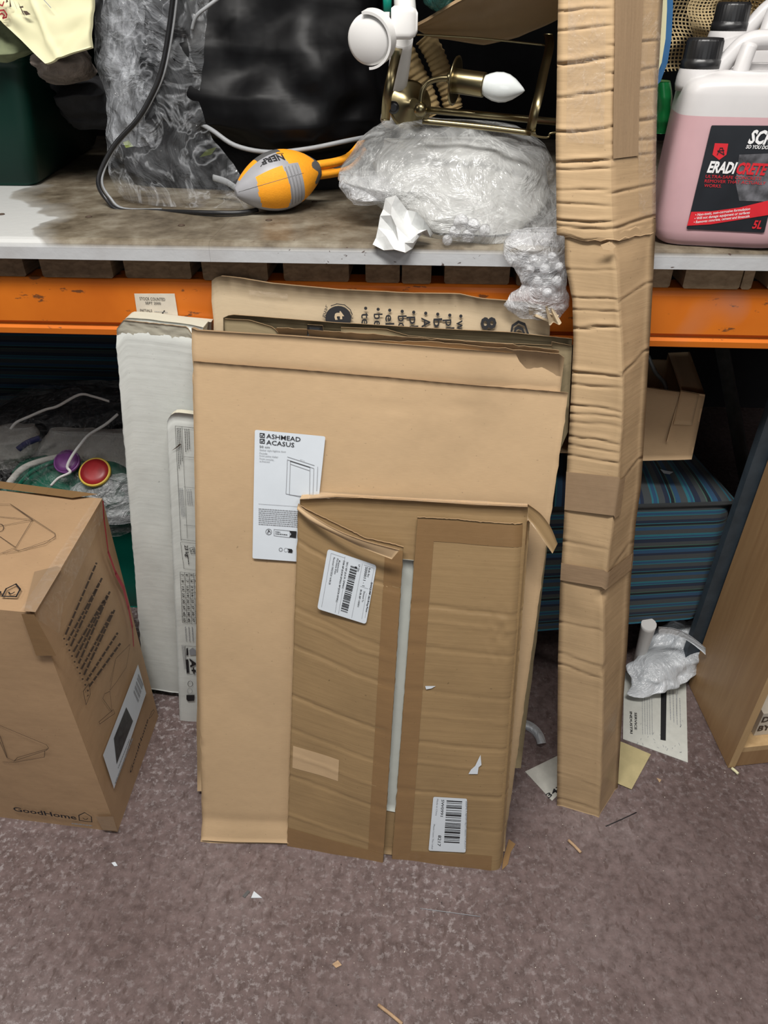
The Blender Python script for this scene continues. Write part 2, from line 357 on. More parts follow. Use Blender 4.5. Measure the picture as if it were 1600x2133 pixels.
# ------------------------------------------------------------------ mesh building
class MB:
    def __init__(s): s.v = []; s.f = []; s.m = []; s.uv = []; s.sm = []; s.mats = []

    def mi(s, m):
        if m not in s.mats: s.mats.append(m)
        return s.mats.index(m)

    def face(s, idx, m, uv=None, smooth=False):
        s.f.append(tuple(idx)); s.m.append(s.mi(m)); s.uv.append(uv or [(0, 0)] * len(idx)); s.sm.append(smooth)

    def poly(s, pts, m, uv=None):
        i = len(s.v); s.v += [Vector(p) for p in pts]; s.face(range(i, i + len(pts)), m, uv)

    def grid(s, fn, nu, nv, m, uvs=(1, 1), smooth=True, closeu=False, uv0=(0, 0)):
        i0 = len(s.v); w_ = nu if closeu else nu + 1
        for j in range(nv + 1):
            for i in range(w_): s.v.append(Vector(fn(i / nu, j / nv)))
        mm = m
        for j in range(nv):
            for i in range(nu):
                a = i0 + j * w_ + i; b = i0 + j * w_ + (i + 1) % w_
                if callable(m): mm = m((i + .5) / nu, (j + .5) / nv)
                u0, u1, v0, v1 = [q for q in (uv0[0] + i / nu * uvs[0], uv0[0] + (i + 1) / nu * uvs[0], uv0[1] + j / nv * uvs[1], uv0[1] + (j + 1) / nv * uvs[1])]
                s.face((a, b, b + w_, a + w_), mm, [(u0, v0), (u1, v0), (u1, v1), (u0, v1)], smooth)
        return i0, w_

    def slab(s, fn, nu, nv, m, nrm, th, uvs=(1, 1), edge=None, smooth=True, back=None):
        """front surface fn(s,t), a back surface th behind it and four rims"""
        edge = edge or m; back = back or m
        a, w_ = s.grid(fn, nu, nv, m, uvs, smooth)
        b, _ = s.grid(lambda x, y: Vector(fn(x, y)) - nrm * th, nu, nv, back if not callable(back) else back, uvs, smooth)
        fl = [a + i for i in range(nu + 1)], [a + nv * w_ + i for i in range(nu, -1, -1)], [a + j * w_ for j in range(nv, -1, -1)], [a + j * w_ + nu for j in range(nv + 1)]
        for L in fl:
            for p, q in zip(L, L[1:]):
                s.face((p, q, q - a + b, p - a + b), edge, [(p * .004, 0), (q * .004, 0), (q * .004, th), (p * .004, th)])

    def box(s, lo, hi, m, rot=None, c=None):
        i = len(s.v)
        P = [Vector((x, y, z)) for z in (lo[2], hi[2]) for y in (lo[1], hi[1]) for x in (lo[0], hi[0])]
        s.v += P
        for q, ua, ub in (((0, 1, 3, 2), 0, 1), ((4, 5, 7, 6), 0, 1), ((0, 1, 5, 4), 0, 2), ((2, 3, 7, 6), 0, 2), ((0, 2, 6, 4), 1, 2), ((1, 3, 7, 5), 1, 2)):
            s.face([i + k for k in q], m, [(P[k][ua], P[k][ub]) for k in q])

    def tube(s, pts, r, m, ns=10, cap=True, flat=1.0, n=None):
        pts = [Vector(p) for p in pts]; rings = []
        if n is None: n = max(2, (len(pts) - 1) * 5)
        if len(pts) > 2: pts = catmull(pts, n)
        up = Vector((0, 0, 1)); last = None
        for k, p in enumerate(pts):
            t = (pts[min(k + 1, len(pts) - 1)] - pts[max(k - 1, 0)]).normalized()
            if last is None: a = t.cross(up); a = a if a.length > .1 else t.cross(Vector((1, 0, 0)))
            else: a = last - t * last.dot(t)
            a.normalize(); last = a; b = t.cross(a)
            rr = r(k / (len(pts) - 1)) if callable(r) else r
            i0 = len(s.v)
            for q in range(ns):
                th = 2 * math.pi * q / ns; s.v.append(p + a * math.cos(th) * rr * flat + b * math.sin(th) * rr)
            rings.append(i0)
        for k in range(len(rings) - 1):
            for q in range(ns):
                s.face((rings[k] + q, rings[k] + (q + 1) % ns, rings[k + 1] + (q + 1) % ns, rings[k + 1] + q), m, [(q / ns * .1, k * .01), ((q + 1) / ns * .1, k * .01), ((q + 1) / ns * .1, k * .01 + .01), (q / ns * .1, k * .01 + .01)], True)
        if cap:
            s.face([rings[0] + q for q in range(ns)][::-1], m); s.face([rings[-1] + q for q in range(ns)], m)

    def lathe(s, o, axis, prof, m, ns=32, up=None):
        """prof [(h, r)] along axis"""
        axis = Vector(axis).normalized(); a = axis.cross(up or Vector((0, 0, 1)))
        if a.length < .1: a = axis.cross(Vector((1, 0, 0)))
        a.normalize(); b = axis.cross(a); o = Vector(o); i0 = len(s.v)
        for h_, r in prof:
            for q in range(ns):
                th = 2 * math.pi * q / ns; s.v.append(o + axis * h_ + (a * math.cos(th) + b * math.sin(th)) * max(r, 1e-5))
        for k in range(len(prof) - 1):
            for q in range(ns):
                mm = m((k + .5) / (len(prof) - 1), (q + .5) / ns) if callable(m) else m
                s.face((i0 + k * ns + q, i0 + k * ns + (q + 1) % ns, i0 + (k + 1) * ns + (q + 1) % ns, i0 + (k + 1) * ns + q), mm, None, True)
        e = m if not callable(m) else m(0, 0)
        s.face([i0 + q for q in range(ns)][::-1], e); s.face([i0 + (len(prof) - 1) * ns + q for q in range(ns)], m if not callable(m) else m(.99, 0))

    def loft(s, rows, ns, m, cap=True, smooth=True):
        i0 = len(s.v)
        for r in rows: s.v += [Vector(p) for p in r]
        for k in range(len(rows) - 1):
            for q in range(ns):
                mm = m(k / (len(rows) - 1), q / ns) if callable(m) else m
                A = i0 + k * ns + q; B = i0 + k * ns + (q + 1) % ns
                s.face((A, B, B + ns, A + ns), mm, [(q / ns, k / len(rows)), ((q + 1) / ns, k / len(rows)), ((q + 1) / ns, (k + 1) / len(rows)), (q / ns, (k + 1) / len(rows))], smooth)
        if cap:
            e = m if not callable(m) else m(0, 0)
            s.face([i0 + q for q in range(ns)], e, None, False); s.face([i0 + (len(rows) - 1) * ns + q for q in range(ns)][::-1], m if not callable(m) else m(.99, 0))

    # printing on a plane, laid out from measured points
    def pline(s, pts, pl, wpx, m, off=.0012, close=False):
        pts = list(pts) + ([pts[0]] if close else [])
        for a, b in zip(pts, pts[1:]):
            A = pl.px(*a, off); B = pl.px(*b, off); d = (B - A)
            if d.length < 1e-6: continue
            q = d.normalized().cross(pl.n) * (wpx * .0004); e = d.normalized() * wpx * .0003
            s.poly([A - e + q, B + e + q, B + e - q, A - e - q], m)

    def ppoly(s, pts, pl, m, off=.001): s.poly([pl.px(*p, off) for p in pts], m, [(pl.px(*p).x, pl.px(*p).z) for p in pts])

    def text(s, st, p0, p1, pl, m, h=None, off=.0014, bold=0.0, shear=0.0):
        O = pl.px(*p0, off); P = pl.px(*p1, off); s.text3(st, O, (P - O), pl.n, m, (h * .00078 if h else None), bold, shear)

    def text3(s, st, O, X, n, m, h=None, bold=0.0, shear=0.0):
        V, Fc = glyphs(st, bold, shear); w0 = max(v[0] for v in V) or 1
        L = X.length; x = X.normalized(); y = n.cross(x).normalized(); sx = L / w0; sy = (h / .72) if h else sx
        i = len(s.v); s.v += [O + x * (v[0] * sx) + y * (v[1] * sy) for v in V]
        for f in Fc: s.face([i + k for k in f], m)

    def greek(s, p0, p1, hpx, pl, m, off=.0013, seed=1):
        rd = random.Random(seed); a = Vector(p0); b = Vector(p1); L = (b - a).length; d = (b - a) / L; x = 0
        q = Vector((-d.y, d.x)) * (hpx / 2)
        while x < L:
            wd = min(L - x, rd.uniform(2, 5.5) * hpx * .8)
            A = a + d * x; B = a + d * (x + wd)
            s.poly([pl.px(*(A + q), off), pl.px(*(B + q), off), pl.px(*(B - q), off), pl.px(*(A - q), off)], m); x += wd + hpx * .6

    def bars(s, a, b, side, pl, m, n=40, off=.0013, seed=3):
        rd = random.Random(seed); a = Vector(a); b = Vector(b); sd = Vector(side); x = 0
        ws = [rd.choice((1, 1, 2, 3)) for _ in range(n)]; tot = sum(ws)
        for k, wv in enumerate(ws):
            if k % 2 == 0:
                A = a.lerp(b, x / tot); B = a.lerp(b, (x + wv) / tot)
                s.poly([pl.px(*A, off), pl.px(*B, off), pl.px(*(B + sd), off), pl.px(*(A + sd), off)], m)
            x += wv

    def rounded(s, c4, pl, m, off=.001, r=.05):
        """label with rounded corners from 4 pixel corners TL TR BR BL"""
        P = [Vector(c) for c in c4]; out = []
        for k in range(4):
            c = P[k]; a = P[k - 1]; b = P[(k + 1) % 4]; rp = r * min((a - c).length, (b - c).length)
            A = c + (a - c).normalized() * rp; B = c + (b - c).normalized() * rp
            for t in (0, .25, .5, .75, 1): out.append((A.lerp(c, t)).lerp(c.lerp(B, t), t))
        s.poly([pl.px(*q, off) for q in out], m)


_gc = {}


def glyphs(st, bold=0.0, shear=0.0):
    k = (st, bold, shear)
    if k in _gc: return _gc[k]
    c = bpy.data.curves.new('tmp_text', 'FONT'); c.body = st; c.offset = bold; c.shear = shear; c.resolution_u = 2; c.size = 1
    o = bpy.data.objects.new('tmp_text', c); COL.objects.link(o)
    me = bpy.data.meshes.new_from_object(o.evaluated_get(bpy.context.evaluated_depsgraph_get()))
    x0 = min((v.co.x for v in me.vertices), default=0)
    V = [(v.co.x - x0, v.co.y) for v in me.vertices]; Fc = [tuple(p.vertices) for p in me.polygons]
    COL.objects.unlink(o); bpy.data.objects.remove(o); bpy.data.curves.remove(c); bpy.data.meshes.remove(me)
    _gc[k] = (V, Fc); return _gc[k]


def catmull(P, n):
    P = [Vector(p) for p in P]; out = []
    for k in range(n + 1):
        u = k / n * (len(P) - 1); i = min(int(u), len(P) - 2); t = u - i
        a, b, c, d = P[max(i - 1, 0)], P[i], P[i + 1], P[min(i + 2, len(P) - 1)]
        out.append(.5 * ((2 * b) + (c - a) * t + (2 * a - 5 * b + 4 * c - d) * t * t + (3 * b - a - 3 * c + d) * t ** 3))
    return out


def link_mesh(name, mb, parent, origin):
    me = bpy.data.meshes.new(name); me.from_pydata([v - origin for v in mb.v], [], mb.f)
    for m in mb.mats: me.materials.append(m)
    me.polygons.foreach_set('material_index', mb.m); me.polygons.foreach_set('use_smooth', mb.sm)
    uvl = me.uv_layers.new(name='UVMap'); flat = [c for f in mb.uv for p in f for c in p]
    uvl.data.foreach_set('uv', flat); me.update()
    o = bpy.data.objects.new(name, me); COL.objects.link(o)
    if parent: o.parent = parent
    else: o.location = origin
    return o


def thing(name, label, cat, parts, group=None, kind=None):
    """parts: a MB (one-mesh thing) or a list of (part name, MB, label or None, [subparts])"""
    single = isinstance(parts, MB)
    mbs = [parts] if single else [p[1] for p in parts]
    vs = [v for mb in mbs for v in mb.v]
    org = Vector(((min(v.x for v in vs) + max(v.x for v in vs)) / 2, (min(v.y for v in vs) + max(v.y for v in vs)) / 2, min(v.z for v in vs)))
    if single: r = link_mesh(name, parts, None, org)
    else:
        r = bpy.data.objects.new(name, None); COL.objects.link(r); r.location = org; r.empty_display_size = .05
        for p in parts:
            o = link_mesh(p[0], p[1], r, org)
            if len(p) > 2 and p[2]: o['label'] = p[2]
            for q in (p[3] if len(p) > 3 else []):
                so = link_mesh(q[0], q[1], o, org)
                if len(q) > 2 and q[2]: so['label'] = q[2]
    if label: r['label'] = label
    if cat: r['category'] = cat
    if group: r['group'] = group
    if kind: r['kind'] = kind
    return r


def struct(name, mb): o = link_mesh(name, mb, None, Vector((0, 0, 0))); o['kind'] = 'structure'; return o


def blob(rows, m, ns=40, nv=30, amp=.01, sc=20, seed=0, mb=None, facet=False, power=1.0):
    """rows (py, xl, xr, Y, b): lumpy closed volume; b = half depth"""
    mb = mb or MB(); rr = []
    for k in range(nv + 1):
        u = k / nv * (len(rows) - 1); i = min(int(u), len(rows) - 2); t = u - i; t = t * t * (3 - 2 * t) * .35 + t * .65
        y, xl, xr, Yv, b = (lerp(p, q, t) for p, q in zip(rows[i], rows[i + 1]))
        A = at(xl, y, Y=Yv); B = at(xr, y, Y=Yv); c = (A + B) / 2; a = (B.x - A.x) / 2; ring = []
        for q in range(ns):
            th = 2 * math.pi * q / ns; cx = math.cos(th); sy = math.sin(th)
            d = Vector((math.copysign(abs(cx) ** power, cx) * a, -math.copysign(abs(sy) ** power, sy) * b, 0)); p = c + d
            nn = d.normalized() if d.length > 1e-6 else Vector((0, -1, 0))
            k_ = noise.noise(p * sc + Vector((seed, 0, 0))) * 1.2 + .5 * noise.noise(p * sc * 2.7 + Vector((0, seed, 0)))
            ring.append(p + nn * amp * k_ + Vector((0, 0, amp * .5 * noise.noise(p * sc + Vector((0, 0, seed + 5))))))
        rr.append(ring)
    mb.loft(rr, ns, m, True, not facet); return mb


def ruled(mb, top, bot, pl, m, nu, nv, th, disp=None, edge=None, back=None, jag=0, seed=0, size=None):
    T = [pl.px(*p) for p in top]; B = [pl.px(*p) for p in bot]; n = pl.n

    def fn(s_, t_):
        a = poly_at(T, s_); b = poly_at(B, s_); p = a.lerp(b, t_)
        if jag:
            e = (1 - min(1, t_ / .02)) if t_ < .02 else 0
            p = p + (a - b).normalized() * jag * nz(s_ * 60, seed) * e
            for q, sg in ((s_, 1), (1 - s_, -1)):
                if q < .001: p = p + Vector((sg * jag * nz(t_ * 50, seed + 3 * sg), 0, 0))
        if disp: p = p + n * disp(s_, t_)
        return p
    w_ = (T[-1] - T[0]).length; h_ = (T[0] - B[0]).length
    mb.slab(fn, nu, nv, m, n, th, (w_, -h_), edge or M['edge'], True, back); return mb


def ridge(x, c, wd): return math.exp(-((x - c) / wd) ** 2)


# ================================================================== setting
DZ = 1.114
f = MB(); f.grid(lambda s, t: (-3.2 + 6.4 * s, -2.6 + 5.6 * t, 0), 1, 1, M['floor'], (6.4, 5.6), False); struct('floor', f)
f = MB(); f.box((-3.2, 2.9, 0), (3.2, 3.0, 3.3), M['wall']); struct('wall_back', f)
f = MB(); f.box((-3.3, -2.6, 0), (-3.2, 3.0, 3.3), M['wall']); struct('wall_left', f)
f = MB(); f.box((3.2, -2.6, 0), (3.3, 3.0, 3.3), M['wall']); struct('wall_right', f)
f = MB(); f.box((-3.3, -2.6, 3.3), (3.3, 3.0, 3.4), M['wall']); struct('ceiling', f)

# ---- pallet racking
beam = MB()


def beam_prof(Yf, zt, zb, x0, x1, mb):
    pr = [(Yf + .05, zt), (Yf + .006, zt), (Yf + .001, zt - .004), (Yf, zt - .012), (Yf, zb + .026), (Yf + .006, zb + .021), (Yf + .006, zb + .018), (Yf - .001, zb + .013), (Yf, zb + .003), (Yf + .006, zb), (Yf + .05, zb)]
    rows = [[Vector((x, y, z)) for y, z in pr] for x in [x0 + (x1 - x0) * k / 60 for k in range(61)]]
    mb.loft(rows, len(pr), M['beam'], True, False)


beam_prof(1.20, 1.043, .941, -2.2, 2.2, beam)
bb = MB(); beam_prof(2.15, 1.043, .941, -2.2, 2.2, bb)
pb = Plane((0, 1.199, 1), (1, 1.199, 1), (0, 1.199, 0))
st = MB(); st.ppoly([(280, 611), (364, 611), (373, 668), (288, 668)], pb, M['stock'], .001)
st.text('STOCK COUNTED', (292, 624), (345, 626), pb, M['ink'], 7, .0018); st.text('SEPT 2000', (304, 633), (336, 634), pb, M['ink'], 6, .0018)
st.text('INITIALS', (293, 648), (318, 649), pb, M['ink'], 6, .0018); st.greek((322, 648), (350, 650), 1, pb, M['inkg'], .0018)
st.pline([(339, 652), (343, 647)], pb, 2.5, M['ink'])
ups = []
for X, Yv in ((-2.1, 1.24), (2.1, 1.24), (-2.1, 2.12), (2.1, 2.12)):
    u = MB(); u.box((X - .045, Yv - .035, 0), (X + .045, Yv + .035, 2.6), M['grey_metal']); ups.append(('upright', u))
ud = MB(); beam_prof(1.20, 1.96, 1.86, -2.2, 2.2, ud); ue = MB(); beam_prof(2.15, 1.96, 1.86, -2.2, 2.2, ue)  # unseen upper beams under the shading deck
ut = MB(); ut.box((-2.2, 1.17, 1.965), (2.2, 2.25, 2.0), M['slat'])  # unseen upper level, put in to shade the back of the shelf
thing('pallet_rack', 'orange steel pallet rack carrying the grey deck and timber slats', 'rack',
      [('front_beam', beam, None, [('stock_sticker', st, 'aged white stock count sticker')]), ('rear_beam', bb), ('front_beam', ud), ('rear_beam', ue), ('unseen_shade_deck', ut)] + ups)

# ---- deck boards with a rolled front edge
XS = ax(436, 1.17, 1.1).x


def deck(x0, x1, label, extra=None):
    d = MB(); pr = [(2.3, DZ), (1.186, DZ), (1.178, DZ - .002), (1.172, DZ - .006), (1.17, DZ - .012), (1.17, DZ - .031), (1.178, DZ - .032), (2.3, DZ - .032)]
    n = 12; rows = [[Vector((x0 + (x1 - x0) * k / n, y, z)) for y, z in pr] for k in range(n + 1)]
    d.loft(rows, len(pr), M['deck'], True, False)
    # object-space stain needs a shared origin
    o = link_mesh('shelf_board', d, None, Vector((0, 1.17, DZ - .032))); o['label'] = label; o['category'] = 'shelf board'
    return o


deck(-1.6, XS - .00012, 'clean pale left shelf board under the green crate and clear bag edge')
deck(XS + .00012, 1.6, 'stained brown shelf board with chipped edge under the football and bubble wrap')
# screw heads
for q in ((171, 362), (185, 452), (3, 447), (560, 459), (655, 421), (378, 470)):
    s_ = MB(); c = at(*q, z=DZ); s_.lathe(c + Vector((0, 0, .0002)), (0, 0, 1), [(0, .006), (.0012, .0055), (.0015, .003), (.0004, .0022)], M['inkb'], 14)
    thing('screw', 'dark round screw head countersunk in the pale shelf deck', 'screw', s_, 'screws in the shelf deck')

# ---- pallet slats
sl = [(-40, 57, 0), (92, 238, 0), (262, 399, 0), (425, 560, 0), (592, 727, 0), (762, 832, 0), (837, 897, 0), (925, 1060, 0), (1075, 1100, 0), (1335, 1394, 1), (1420, 1538, 1), (1541, 1562, 1), (1596, 1700, 1)]
names = ['at its left end', 'below the green crate', 'above the stock sticker', 'above the printed carton corner', 'below the orange football',
         'narrow, below the white paper', 'narrow, right of another narrow one', 'wide, below the bubble wrap mound', 'thin, behind the hanging wrap', 'cut off by the tall carton',
         'pale wide one below the pink can label', 'thin pale strip below the pink can', 'pale, at the far right end']
zs0, zs1 = 1.0435, 1.0815
for (a, b, pale), nm in zip(sl, names):
    A = ax(a, 1.205, zs0).x; B = ax(b, 1.205, zs0).x; s_ = MB(); m = M['slat2'] if pale else M['slat']
    c = .003; pr = [(A + c, zs0), (B - c, zs0), (B, zs0 + c), (B, zs1), (A, zs1), (A, zs0 + c)]
    rows = [[Vector((x + nz(x * 30, k) * .0015, y, z)) for x, z in pr] for k, y in enumerate([1.205 + random.uniform(-.004, .004), 1.35, 1.6, 1.9, 2.2])]
    s_.loft(rows, 6, m, True, False)
    thing('timber_slat', 'rough timber slat end on the orange beam, ' + nm, 'slat', s_, 'timber slats on the beam')

# ================================================================== leaning board stack
# a. printed carton at the back
pB = Plane(at(430, 1640, z=0), at(1150, 1690, z=0), at(800, 605, Y=1.168))
bk = MB(); ruled(bk, [(441, 585), (455, 574), (500, 579), (560, 590), (700, 603), (860, 611), (955, 612), (1000, 622), (1100, 630), (1150, 641)],
                 [(470, 1560), (1085, 1560)], pB, M['back'], 60, 30, .016, lambda s, t: .003 * nz(s * 9, t * 9) + .004 * ridge(t, 0, .02) * nz(s * 30), jag=.004)
pBo = pB; pB = pB.moved(.0035); pr = MB()
for k, (x, tx) in enumerate(((762, 'testo'), (788, 'be uw'), (812, 'elegd'), (838, 'bous'), (862, 'plaat'), (887, 'Aan h'), (912, 'bijlag'), (937, 'plank'), (960, 'wast'))):
    y = 642 + (x - 762) * .082
    for q in range(10):
        pass
    c = pB.px(x, y, .0015); pr.poly([c + (Vector((math.cos(q * .63), 0, 0)) + (pB.n.cross(Vector((1, 0, 0)))) * math.sin(q * .63)) * .0027 for q in range(10)], M['ink'])
    pr.text(tx, (x - 9, y + 9), (x - 7, y + 9 + 14 * len(tx)), pB, M['ink'], 19, bold=.012)
pr.text('80 cm', (1002, 661), (1006, 790), pB, M['ink'], 32, bold=.022)
pr.text('@mk', (1070, 668), (1074, 800), pB, M['ink'], 30, bold=.015)
rm = MB(); prq = pr; pr = rm
ring = [(705 + 27 * math.cos(a * .2618), 662 + 25 * math.sin(a * .2618)) for a in range(24)]
pr.ppoly(ring, pB, M['ink'], .0015); pr.text('t', (698, 648), (699, 666), pB, M['back'], 22, .002, bold=.04)
pr.pline([(690 + 0, 637), (702, 633), (718, 635), (730, 645), (734, 655)], pB, 1.6, M['ink'])
pr.text('guar', (676, 662), (684, 636), pB, M['ink'], 8); pr.text('y', (728, 658), (732, 666), pB, M['ink'], 8)
pr = prq
tp = MB(); tp.ppoly([(520, 604), (600, 612), (600, 622), (520, 615)], pB, M['ctape'], .0016)
tr = MB()   # torn corner curl
for k, (q, r_) in enumerate(((((1106, 655), (1126, 640), (1160, 652), (1133, 668)), .02), (((1130, 632), (1150, 640), (1164, 668), (1140, 672)), .03))):
    P = [pB.px(*c) + pB.n * (r_ * (.6 if i % 2 else 1.1)) for i, c in enumerate(q)]
    tr.slab(lambda s, t: (P[0].lerp(P[1], s)).lerp(P[3].lerp(P[2], s), t) + Vector((0, -.006 * math.sin(s * 9 + k), 0)), 10, 10, M['back'], pB.n, .004, (.05, .05), M['edge'])
thing('printed_carton', 'tall flattened carton with black printed text columns leaning on the orange beam', 'carton', [('board', bk, None, [('printed_columns', pr, 'black lettering in columns'), ('printed_emblem', rm, 'round black mark')]), ('clear_tape', tp), ('torn_corner', tr)])

# b. open olive-lined carton
pC = Plane(at(430, 1660, z=0), at(1150, 1700, z=0), at(800, 680, Y=1.14))
oc_ = MB(); ruled(oc_, [(465, 662), (480, 655), (700, 672), (900, 684), (1060, 692), (1192, 706)], [(480, 1600), (1085, 1600)], pC, M['sheet_in'], 60, 20, .006, lambda s, t: .003 * nz(s * 14, 3) * ridge(t, 0, .1), jag=.003)
fl1 = MB(); pC2 = pC.moved(.018)
ruled(fl1, [(468, 664), (520, 666), (570, 680), (580, 690)], [(470, 720), (590, 730)], pC2, M['sheet_in'], 14, 6, .004, lambda s, t: .008 * s)
fl2 = MB(); ruled(fl2, [(710, 682), (800, 684), (850, 700), (1000, 712), (1190, 722)], [(712, 730), (1185, 800)], pC2, M['sheet_in'], 20, 6, .004, lambda s, t: .006 * nz(s * 5))
fl3 = MB(); ruled(fl3, [(1150, 712), (1192, 720)], [(1140, 1000), (1183, 900)], pC2, M['sheet_in'], 4, 12, .004)
fl4 = MB(); ruled(fl4, [(640, 676), (672, 678)], [(640, 700), (675, 700)], pC2.moved(.004), M['black_pl'], 4, 4, .003)
thing('open_carton', 'flattened open carton showing olive grey inner flaps behind the front boards', 'carton', [('back_panel', oc_), ('inner_flap', fl1), ('inner_flap', fl2), ('side_panel', fl3), ('dark_insert', fl4, 'black slip showing inside')])

# c. middle sheets
pD = Plane(at(410, 1650, z=0), at(1100, 1700, z=0), at(800, 705, Y=1.112))
md = MB(); ruled(md, [(569, 690), (575, 682), (700, 691), (900, 706), (1050, 716), (1165, 730)], [(500, 1600), (1072, 1600)], pD, M['sheet'], 50, 16, .004, lambda s, t: .003 * nz(s * 12, 1) * ridge(t, 0, .1), jag=.002)
thing('cardboard_sheet', 'plain tan cardboard sheet poking above the big labelled carton at its right half', 'cardboard sheet', md)
pD3 = pD.moved(.010)
md = MB(); ruled(md, [(404, 705), (900, 712), (1050, 726), (1172, 738), (1176, 745)], [(411, 1648), (1066, 1655)], pD3, M['sheet'], 50, 16, .004, lambda s, t: .003 * nz(s * 12, 5) * ridge(t, 0, .1), jag=.002)
thing('cardboard_sheet', 'tan cardboard sheet directly behind the big labelled carton, bottom corner peeking left', 'cardboard sheet', md)

# d. big labelled carton
pA = Plane(at(425, 1743, z=0), at(1046, 1762, z=0), at(800, 735, Y=1.088))


def dispA(s, t):
    v = -.006 * ridge(t, .062, .012) + .004 * ridge(t, .075, .008) + .003 * nz(s * 5, t * 5)
    v += .012 * max(0, (t - .962) / .038)
    v += -.0016 * ridge(t, .106 + .004 * nz(s * 20), .0035) * ridge(s, .65, .22) - .0012 * ridge(s, .45, .003) * ridge(t, 0, .2)
    v += -.003 * ridge(t, .955, .012)
    v += .0015 * nz(s * 30, t * 30) * ridge(t, .09, .03)
    return v


big = MB(); ruled(big, [(399, 683), (408, 688), (600, 700), (800, 715), (1000, 730), (1174, 743)], [(421, 1744), (500, 1752), (1046, 1764)], pA, M['sheet'], 60, 110, .016, dispA, jag=.001)
flp = MB(); pA1 = pA.moved(.004)
ruled(flp, [(403, 752), (600, 768), (800, 785), (1000, 803), (1184, 818)], [(423, 1741), (1050, 1764)], pA1, M['sheet'], 60, 100, .003,
      lambda s, t: .0035 * nz(s * 40, 2) * ridge(t, 0, .012) + .003 * nz(s * 5, t * 5) - .0018 * ridge(t, .045 + .01 * math.sin(s * 5), .003) * ridge(s, .62, .25) - .002 * ridge(t, .955, .008) + .012 * max(0, (t - .958) / .042), jag=.002)
pl_ = pA1.moved(.0045)
lab = MB(); lab.rounded([(531, 895), (678, 909), (650, 1172), (526, 1163)], pl_, M['paper'], .0002, .03)
for yy in (0, 12):
    lab.pline([(542, 902 + yy), (551, 903 + yy), (551, 911 + yy), (542, 910 + yy)], pl_, 1.4, M['ink'], close=True); lab.pline([(544, 906 + yy), (546, 908.5 + yy), (550, 904 + yy)], pl_, 1.4, M['ink'])
lab.text('ASHMEAD', (555, 912), (626, 919.5), pl_, M['ink'], 10, bold=.004); lab.text('ACASUS', (555, 925), (613, 931), pl_, M['ink'], 10, bold=.004)
lab.text('50 cm', (541, 932), (562, 933.5), pl_, M['ink'], 5); lab.text('Shaker style highline door', (541, 938), (596, 942), pl_, M['inkg'], 4)
lab.text('Façade', (541, 944.5), (557, 946), pl_, M['inkg'], 4); lab.text('Front petíny shaker', (541, 950), (580, 953), pl_, M['inkg'], 4)
lab.text('Front complet,', (541, 956), (571, 959), pl_, M['inkg'], 4); lab.text('na frezowni', (541, 961.5), (562, 963), pl_, M['inkg'], 4)
for P_ in ([(599, 957), (654, 975), (652, 1040), (596, 1028)], [(605, 960), (646, 973), (645, 1035), (603, 1030)], [(605, 966), (646, 980)], [(599, 951), (655, 969)], [(662, 972), (660, 1022)]):
    lab.pline(P_, pl_, 1.0, M['inkg'], close=len(P_) > 2)
lab.pline([(605, 960), (646, 973)], pl_, 1.4, M['ink']); lab.text('49.7 cm', (625, 958), (635, 961), pl_, M['inkg'], 3)
for k in range(9): lab.greek((539, 1059 + k * 4), (640, 1066 + k * 4), 1.5, pl_, M['inkg'], seed=k)
lab.pline([(539, 1049), (640, 1056)], pl_, .6, M['inkg'])
cir = [(560 + 6 * math.cos(a * .524), 1107 + 6 * math.sin(a * .524)) for a in range(12)]
lab.pline(cir, pl_, 1.4, M['inkg'], close=True); lab.pline([(558, 1110), (560, 1104), (563, 1108)], pl_, 1.5, M['ink'])
lab.pline([(571, 1102), (604, 1105), (604, 1119), (571, 1115)], pl_, 1, M['inkg'], close=True); lab.greek((574, 1107), (584, 1108), 1.2, pl_, M['ink']); lab.greek((574, 1111), (599, 1113.5), 1.2, pl_, M['ink'])
lab.ppoly([(603, 1105), (618, 1106), (617, 1120), (603, 1118), (607, 1112)], pl_, M['ink'], .0015)
cir = [(585 + 3.5 * math.cos(a * .524), 1144 + 3.5 * math.sin(a * .524)) for a in range(12)]; lab.pline(cir, pl_, 1.2, M['inkg'], close=True)
cir = [(596 + 4 * math.cos(a * .524), 1145 + 4 * math.sin(a * .524)) for a in range(12)]; lab.pline(cir, pl_, .8, M['inkg'], close=True)
lab.ppoly([(599, 1142), (608, 1143), (610, 1146), (609, 1151), (600, 1150), (602, 1146)], pl_, M['ink'], .0015)
thing('large_flat_carton', 'biggest tan flat carton with a tall white product label near its left edge', 'carton', [('body', big), ('front_panel', flp, None, [('product_label', lab, 'white label printed with black text and door drawing')])])

# e. brown front box with parted flaps
fBL, fBR = at(598, 1762, z=.0), at(1043, 1815, z=0)
pF = Plane(fBL, fBR, at(865, 1050, Y=.988))
body = MB(); pFb = pF.moved(-.005)
ruled(body, [(625, 1040), (700, 1035), (860, 1043), (1000, 1052), (1100, 1056)], [(600, 1756), (1040, 1806)], pFb, M['front'], 30, 40, .008, lambda s, t: .001 * nz(s * 6, t * 6))
rim = MB(); T1 = [(622, 1040), (630, 1023), (700, 1028), (860, 1042), (1000, 1048), (1104, 1052)]
pFt = pF.moved(-.022)
A_ = [pFt.px(x, y) for x, y in [(632, 1023), (750, 1031), (870, 1038), (1000, 1044), (1102, 1050)]]; B_ = [pFb.px(x, y) for x, y in [(624, 1042), (750, 1037), (870, 1045), (1000, 1053), (1100, 1058)]]
rim.grid(lambda s, t: poly_at(A_, s).lerp(poly_at(B_, s), t) + Vector((0, 0, .001 * nz(s * 30))), 40, 4, M['sheet'], (.4, .02))


